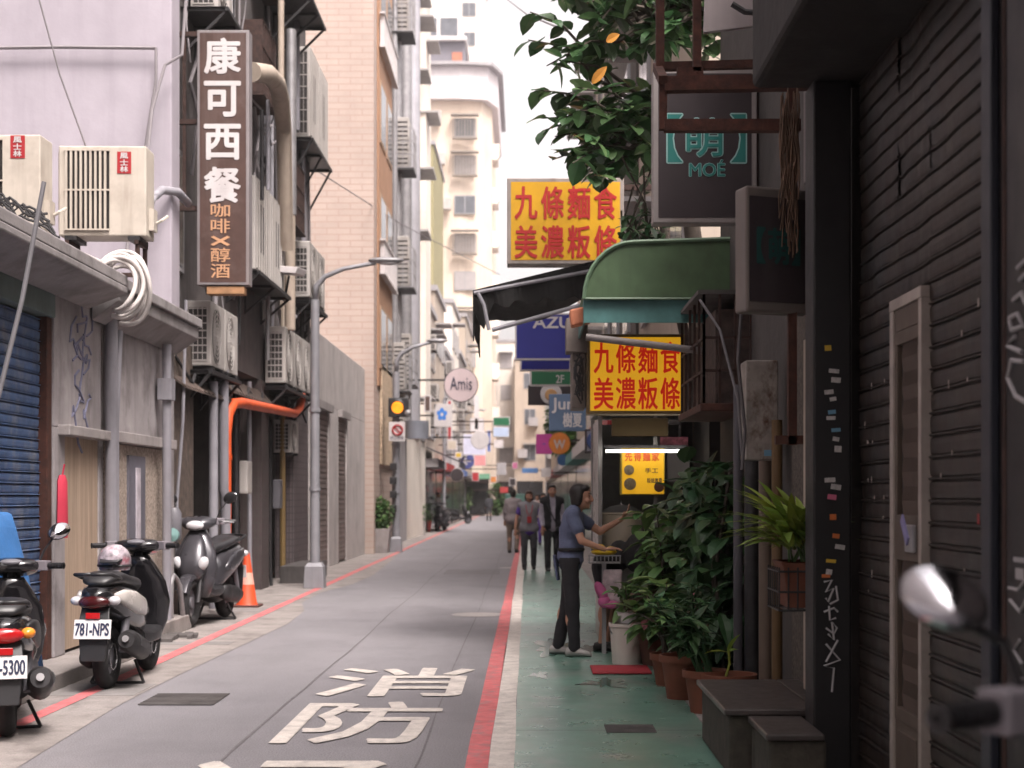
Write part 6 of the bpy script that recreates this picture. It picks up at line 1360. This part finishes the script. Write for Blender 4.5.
# ------------------------------------------------------------------ people
def cloth(name, col, **k): return M(name, col, .85, var=.22, scale=5, bump=.9, bscale=13, **k)
wrk = bpy.data.textures.new('wrinkles', 'CLOUDS'); wrk.noise_scale = .13
def wrinkle(o, a=.02):
    m_ = o.modifiers.new('folds', 'DISPLACE'); m_.texture = wrk; m_.strength = a; m_.mid_level = .5; m_.texture_coords = 'GLOBAL'; return o
def cap_(mb, p0, p1, r0, r1, n=12):
    p0 = Vector(p0); p1 = Vector(p1); mb.tube([p0,p1], [r0,r1], n); mb.ell(p0, r0, 10, 6); mb.ell(p1, r1, 10, 6)
def person(label, J, top, bottom, shoes, H=1.65, sleeve='short', hair='short', vox=.014, vest=None, fingers=True, slim=1., skirt=None, hairmat=None, longtop=.0, shirt2=None):
    """J: joints in metres for a 1.65 m figure, facing -y"""
    t = thing('person', label, 'person')
    k = H/1.65; V = lambda p: Vector(p)*k
    D = dict(head=(0,-.015,1.535), neck=(0,.01,1.40), chest=(0,.01,1.22), waist=(0,0,1.03), hip=(0,.01,.91),
             shl=(-.165,.01,1.345), shr=(.165,.01,1.345), ell=(-.215,.03,1.08), elr=(.215,.03,1.08), wrl=(-.225,-.05,.86), wrr=(.225,-.05,.86),
             hpl=(-.085,.01,.88), hpr=(.085,.01,.88), knl=(-.095,-.02,.48), knr=(.095,-.02,.48), anl=(-.10,.03,.085), anr=(.10,.03,.085), hl=(0,-.02,-1), hr=(0,-.02,-1), face=(0,-1,0), fl=(0,-1,0), fr=(0,-1,0))
    D.update(J); j = {a: V(b) for a, b in D.items()}
    fd = Vector(D['face']).normalized(); sd = fd.cross(Vector((0,0,1))).normalized(); rotm = Matrix((sd, -fd, sd.cross(-fd)*1.0)).transposed() if False else Matrix((( -sd.x, -fd.x, 0),( -sd.y, -fd.y, 0),(0,0,1)))
    hd = j['head']
    def hp(v): return hd + (rotm @ Vector(v))*k     # local head point: x right, y back, z up
    # skin: head, neck, torso core, arms, hands, legs in one surface
    b = MB()
    b.ell(hp((0,.012,.02)), (.076*k,.094*k,.10*k), 18, 12, rotm); b.ell(hp((0,-.02,-.055)), (.056*k,.066*k,.062*k), 16, 10, rotm)
    b.ell(hp((0,-.062,-.092)), (.026*k,.022*k,.02*k)); b.tube([hp((0,-.085,.02)),hp((0,-.106,-.028))], [.011*k,.017*k], 8); b.ell(hp((0,-.102,-.03)), .015*k, 8, 6)
    for s in (-1,1): b.ell(hp((s*.077,.01,-.01)), (.012*k,.02*k,.032*k), 10, 8, rotm); b.ell(hp((s*.042,-.066,-.03)), .026*k, 8, 6)
    cap_(b, j['neck']-Vector((0,0,.06*k)), hd+Vector((0,.02*k,-.06*k)), .056*k, .05*k)
    def torso(mb, g=0., z0=None):
        mb.ell(j['chest'].lerp(j['neck'],.25), ((.16*slim+g)*k,(.10*slim+g)*k,(.16+g)*k)); mb.ell(j['chest'], ((.148*slim+g)*k,(.105*slim+g)*k,(.18+g)*k)); mb.ell(j['waist'], ((.135*slim+g)*k,(.098*slim+g)*k,(.15+g)*k))
        cap_(mb, j['shl'], j['shr'], (.056+g)*k, (.056+g)*k)
        cap_(mb, j['shl'], j['neck'], (.05+g)*k, (.05+g)*k); cap_(mb, j['shr'], j['neck'], (.05+g)*k, (.05+g)*k)
        mb.ell(j['hip'], ((.155*slim+g)*k,(.115*slim+g)*k,(.13+g)*k))
        mb.tube([j['hip'],j['waist'],j['chest']], [(.13*slim+g)*k,(.115*slim+g)*k,(.12*slim+g)*k], 14)
    torso(b, -.012)
    for s in 'lr':
        cap_(b, j['sh'+s], j['el'+s], .046*k, .037*k); cap_(b, j['el'+s], j['wr'+s], .037*k, .024*k)
        d = Vector(D['h'+s]).normalized(); w = j['wr'+s]; pn = (d.cross(Vector((1,0,0)) if s == 'l' else Vector((-1,0,0)))); pn = pn.normalized() if pn.length > .1 else Vector((0,1,0))
        ac = d.cross(pn).normalized()      # across the palm
        palm = w+d*.055*k; mt = Matrix((ac, pn, d)).transposed(); b.ell(palm, (.036*k,.017*k,.055*k), 10, 8, mt)
        if fingers:
            for q, (o, L_) in enumerate(((-.027,.066),(-.009,.078),(.009,.074),(.026,.058))):
                p0 = w+d*.09*k+ac*o*k; p1 = p0+(d*.55*L_+pn*-.12*L_)*k; p2 = p1+(d*.42*L_-pn*.3*L_)*k; b.tube([p0,p1,p2], [.0095*k,.009*k,.0075*k], 8)
            p0 = w+d*.03*k-ac*.03*k; b.tube([p0, p0+(d*.03-ac*.025-pn*.012)*k, p0+(d*.062-ac*.03-pn*.022)*k], [.013*k,.011*k,.008*k], 8)
        cap_(b, j['hp'+s], j['kn'+s], .078*slim*k, .053*k); cap_(b, j['kn'+s], j['an'+s], .052*k, .035*k)
        kx = j['kn'+s].lerp(j['an'+s],.3)+Vector((0,.018*k,0)); b.ell(kx, (.05*k,.055*k,.11*k))
        f_ = Vector(D['f'+s]).normalized(); cap_(b, j['an'+s]-Vector((0,0,.03*k)), j['an'+s]+f_*.12*k-Vector((0,0,.055*k)), .035*k, .026*k)
    o = part(t, 'body', remesh(b, vox*.62*k if fingers else vox*k, 2), skin, smooth=True)
    # face
    b = MB()
    for s in (-1,1): b.ell(hp((s*.03,-.083,.012)), (.012*k,.006*k,.007*k), 8, 6, rotm)
    part(o, 'eyes', b, M('eye_dark', (.02,.015,.012), .3))
    b = MB(); b.ell(hp((0,-.088,-.06)), (.022*k,.007*k,.007*k), 10, 6, rotm); part(o, 'mouth', b, M('lips', (.3,.09,.08), .5))
    b = MB()
    for s in (-1,1): b.tube([hp((s*.048,-.078,.032)),hp((s*.03,-.089,.036)),hp((s*.014,-.09,.032))], .004*k, 5)
    part(o, 'eyebrows', b, hairm)
    # hair
    b = MB(); b.ell(hp((0,.03,.045)), (.086*k,.096*k,.09*k), 18, 12, rotm); b.ell(hp((0,-.04,.092)), (.06*k,.045*k,.03*k), 12, 8, rotm)
    if hair == 'bob':
        for s in (-1,1): b.ell(hp((s*.07,.022,-.005)), (.022*k,.05*k,.085*k), 12, 8, rotm)
        b.ell(hp((0,.06,-.02)), (.076*k,.05*k,.095*k), 14, 10, rotm); b.ell(hp((0,-.05,.078)), (.06*k,.03*k,.026*k), 12, 8, rotm)
    else: b.ell(hp((0,.06,-.005)), (.078*k,.05*k,.085*k), 14, 10, rotm)
    part(t, 'hair', remesh(b, .011*k, 2), hairmat or hairm, smooth=True)
    # trousers
    b = MB()
    b.ell(j['hip'], (.172*slim*k,.132*slim*k,.12*k)); b.ell(j['hip'].lerp(j['waist'],.6), (.146*slim*k,.112*slim*k,.08*k))
    for s in 'lr':
        if skirt: cap_(b, j['hp'+s], j['hp'+s].lerp(j['kn'+s],.75), .098*slim*k, .085*k)
        else: cap_(b, j['hp'+s], j['kn'+s], .094*slim*k, .071*k); cap_(b, j['kn'+s], j['an'+s]+Vector((0,0,.0)), .071*k, .058*k)
    wrinkle(part(t, 'skirt' if skirt else 'trousers', remesh(b, vox*k, 3), bottom, smooth=True))
    # top
    b = MB(); torso(b, .014)
    if longtop: b.ell(j['hip']-Vector((0,0,longtop*.5*k)), (.185*slim*k,.145*slim*k,(.1+longtop)*k))
    if sleeve != 'none':
        for s in 'lr':
            if sleeve == 'short': cap_(b, j['sh'+s], j['sh'+s].lerp(j['el'+s],.55), .064*k, .062*k)
            else: cap_(b, j['sh'+s], j['el'+s], .063*k, .052*k); cap_(b, j['el'+s], j['el'+s].lerp(j['wr'+s],.9), .051*k, .04*k)
    m_ = remesh(b, vox*k, 3); zcut = j['neck'].z+.012*k
    wrinkle(part(t, 'shirt', m_, top, smooth=True))
    if vest:
        b = MB(); torso(b, .028)
        if longtop: b.ell(j['hip']-Vector((0,0,longtop*.4*k)), (.2*slim*k,.158*slim*k,(.08+longtop)*k))
        vm = remesh(b, vox*k, 2)
        if vest[1]:     # open front
            keep = []
            for f in vm.f:
                c = sum((vm.v[i] for i in f), Vector())/len(f)
                if not (c.y < j['chest'].y-.03*k and abs(c.x-j['chest'].x) < (.035+.05*max(0,(c.z/k-1.0)))*k): keep.append(f)
            vm.f = keep; vm.mi = [0]*len(keep)
        part(t, 'vest', vm, vest[0], smooth=True)
    for s in 'lr':
        b = MB(); f_ = Vector(D['f'+s]).normalized(); a = j['an'+s]; base = a.z-.085*k
        sdv = Vector((-f_.y,f_.x,0)).normalized(); b.loft([[a+f_*u*k+sdv*math.cos(q)*w*k+Vector((0,0,-.085*k+ (h*(.5+.5*math.sin(q)))*k)) for q in [2*math.pi*i/12 for i in range(12)]] for u,w,h in ((-.085,.02,.05),(-.07,.038,.085),(0,.042,.10),(.07,.047,.075),(.13,.045,.055),(.165,.02,.035))])
        part(t, 'shoe', b, shoes, smooth=True)
    return t
navy_t = cloth('navy_tshirt', (.095,.11,.18)); blk = cloth('black_cloth', (.014,.013,.016)); grey_v = cloth('grey_vest', (.19,.18,.195)); purp = cloth('violet_sleeve', (.12,.06,.32)); lil = cloth('lilac_shirt', (.36,.32,.38))
taupe = cloth('taupe_shirt', (.22,.185,.19)); chino = cloth('taupe_trousers', (.16,.12,.095)); dgrey = cloth('dark_grey_trousers', (.045,.044,.05)); whitec = cloth('white_cloth', (.6,.55,.53)); redc = cloth('red_cloth_wear', (.5,.04,.04)); pinkc = cloth('pale_pink_cloth', (.55,.4,.36))
sh_g = M('grey_shoe', (.3,.28,.27), .6); sh_b = M('black_shoe', (.015,.014,.014), .5)
# worker: turned towards the stall, arm reaching; local -y is her front
w = person('stall worker in a navy T-shirt and black trousers reaching up to the stall', dict(head=(0.0,-.10,1.51), neck=(0,-.03,1.39), chest=(0,-.01,1.22), face=(-.12,-1,-.08),
    shl=(-.155,-.03,1.335), shr=(.155,-.03,1.335), elr=(.17,-.26,1.18), wrr=(.11,-.47,1.30), hr=(-.1,-.6,.75), ell=(-.21,-.12,1.10), wrl=(-.15,-.33,1.02), hl=(0,-.9,.1),
    knl=(-.09,-.02,.48), knr=(.09,.05,.48), anl=(-.10,-.04,.085), anr=(.10,.14,.085)), navy_t, blk, sh_g, 1.63, 'short', 'bob', vox=.011, slim=.93)
put(w, (G(571,655).x, 14.15, .006), R(82))
b = MB(); hipz = 1.0
b.tube([Vector((.15*math.cos(a),.115*math.sin(a),hipz)) for a in [2*math.pi*i/28 for i in range(29)]], [.02]*29, 6); 
for v in b.v: pass
ap = finish('belt', b, blk, True); ap.scale = (.95,.95,1); ap.parent = w
b = MB(); b.obox((-.02,.14,.83), (.07,0,0), (0,.01,.0), (0,0.02,.12)); rg = finish('waist_cloth', b, cloth('slate_cloth', (.08,.09,.16)), bevel=.008); rg.parent = w
wk2 = person('second stall worker half hidden by plants with bare legs, leaning behind the counter', dict(head=(0,-.58,.95), neck=(0,-.46,.98), chest=(0,-.30,.98), waist=(0,-.12,.95), hip=(0,.02,.88), shl=(-.165,-.42,.97), shr=(.165,-.42,.97), ell=(-.2,-.48,.72), wrl=(-.15,-.55,.52), elr=(.2,-.48,.72), wrr=(.15,-.55,.52), hpl=(-.085,.04,.86), hpr=(.085,.04,.86), face=(0,-1,-.3)),
    cloth('shadow_black_shirt', (.02,.018,.02)), blk, sh_b, 1.6, 'short', 'short', vox=.013, skirt=True)  # shirt coloured near black so the bent torso reads as shadow
put(wk2, (G(596,652).x+.12, 14.62, .006), R(66))
pg = MB(); c = P(601,591,14.2); pg.ell(c, (.05,.05,.10), 12, 8, Matrix.Rotation(-.5,3,'Y')); pg.ell(c+Vector((.03,0,-.1)), (.06,.05,.06)); pg.ell(c+Vector((.1,0,-.13)), (.08,.05,.04)); single('pink_duster', pg, M('pink_fluff', (.55,.13,.3), .9, var=.3, bump=.8, bscale=50), 'bright pink fluffy duster hanging beside the stall worker', 'duster', smooth=True)
# woman in grey vest
c = G(529,570); pw1 = person('woman in a grey vest with violet sleeves and a red lanyard walking toward the camera', dict(elr=(.26,.05,1.08), wrr=(.29,.0,.87), ell=(-.26,.05,1.08), wrl=(-.29,0,.87), knl=(-.1,-.06,.49), anl=(-.1,-.04,.085), knr=(.1,-.02,.48), anr=(.1,.12,.095)), purp, dgrey, sh_b, 1.62, 'short', 'bob', vox=.016, vest=(grey_v,False), slim=1.1, longtop=.07, hairmat=M('brown_hair', (.05,.022,.015), .5, var=.3))
put(pw1, c, R(2))
b = MB(); b.tube([(-.07,-.13,1.34),(-.05,-.15,1.2),(0,-.17,1.08),(.05,-.15,1.2),(.07,-.13,1.34)], .009, 6); b.box(-.045,.045,-.185,-.17,.97,1.1); ln = finish('lanyard', b, signred); ln.parent = pw1
c = G(552,571); pm1 = person('man in a black open vest over a pale lilac shirt beside the woman in grey', dict(knl=(-.1,-.08,.49), anl=(-.1,-.1,.085), anr=(.1,.1,.095), wrl=(-.2,-.1,.86)), lil, blk, sh_b, 1.74, 'long', 'short', vox=.016, vest=(blk,True), slim=1.05, longtop=.05)
put(pm1, c, R(8))
b = MB(); b.tube([(-.12,-.12,1.38),(-.03,-.165,1.15),(.06,-.16,.95),(.1,-.13,.9)], .012, 6); b.box(.05,.13,-.2,-.15,.82,.9); cs = finish('camera_strap', b, blackplas); cs.parent = pm1
c = G(513,553); pm2 = person('stout man in a taupe shirt and trousers walking away ahead of the couple', dict(knl=(-.1,-.1,.5), anl=(-.1,.05,.1), anr=(.1,-.04,.085), ell=(-.25,.05,1.08), wrl=(-.24,-.06,.88)), taupe, chino, sh_b, 1.7, 'long', 'short', vox=.018, slim=1.2, longtop=.06)
put(pm2, c, R(172))
c = G(482,515.6); p5 = person('small far pedestrian in black walking in the middle of the street', {}, blk, blk, sh_b, 1.68, 'long', 'short', vox=.03, fingers=False); put(p5, c, R(0))
c = G(437,531); p6 = person('pedestrian in a white top and red trousers by the left shop fronts', dict(ell=(-.2,-.1,1.1), wrl=(-.1,-.25,1.15)), whitec, redc, sh_b, 1.7, 'short', 'short', vox=.025, fingers=False); put(p6, c+Vector((.05,0,.004)), R(60))
for i, (px, py, rz, m_, lb, h) in enumerate(((543,545,0,pinkc,'pedestrian in a pale pink top between the two nearer walkers',1.62),(537,537,10,whitec,'far pedestrian in a white top behind the woman in grey',1.6),(489,521,180,dgrey,'far pedestrian in dark clothes by the left lamp posts',1.65))):
    c = G(px,py); q = person(lb, {}, m_, dgrey if i else purp, sh_b, h, 'long', 'bob' if i < 2 else 'short', vox=.03, fingers=False); put(q, c, R(rz))
b = MB(); c = G(478,518)+Vector((-.9,0,0)); s5 = copy_tree(s1, label='far scooter parked in front of the distant shops on the left'); put(s5, (-3.75,84,0), R(-60)); s6 = copy_tree(s3, label='far scooter standing beside the red plant pot down the street'); put(s6, (-3.7,66,0), R(170))
b = MB(); b.tube([(-3.9,58.2,.0),(-3.9,58.2,.9)], .02, 6)
single('bollard', b, galv, 'thin steel bollard in front of the white topped pedestrian', 'bollard')
# ------------------------------------------------------------------ humid air
b = MB(); b.box(-420,420,-80,920,-1,62)
hz = bpy.data.materials.new('humid_air'); hz.use_nodes = True; N = hz.node_tree.nodes; N.remove(N['Principled BSDF'])
pv = N.new('ShaderNodeVolumePrincipled'); pv.inputs['Color'].default_value = (.95,.92,.92,1); pv.inputs['Density'].default_value = .0008; pv.inputs['Anisotropy'].default_value = .3
hz.node_tree.links.new(pv.outputs[0], N['Material Output'].inputs['Volume'])
o = finish('haze', b, hz); o['kind'] = 'stuff'
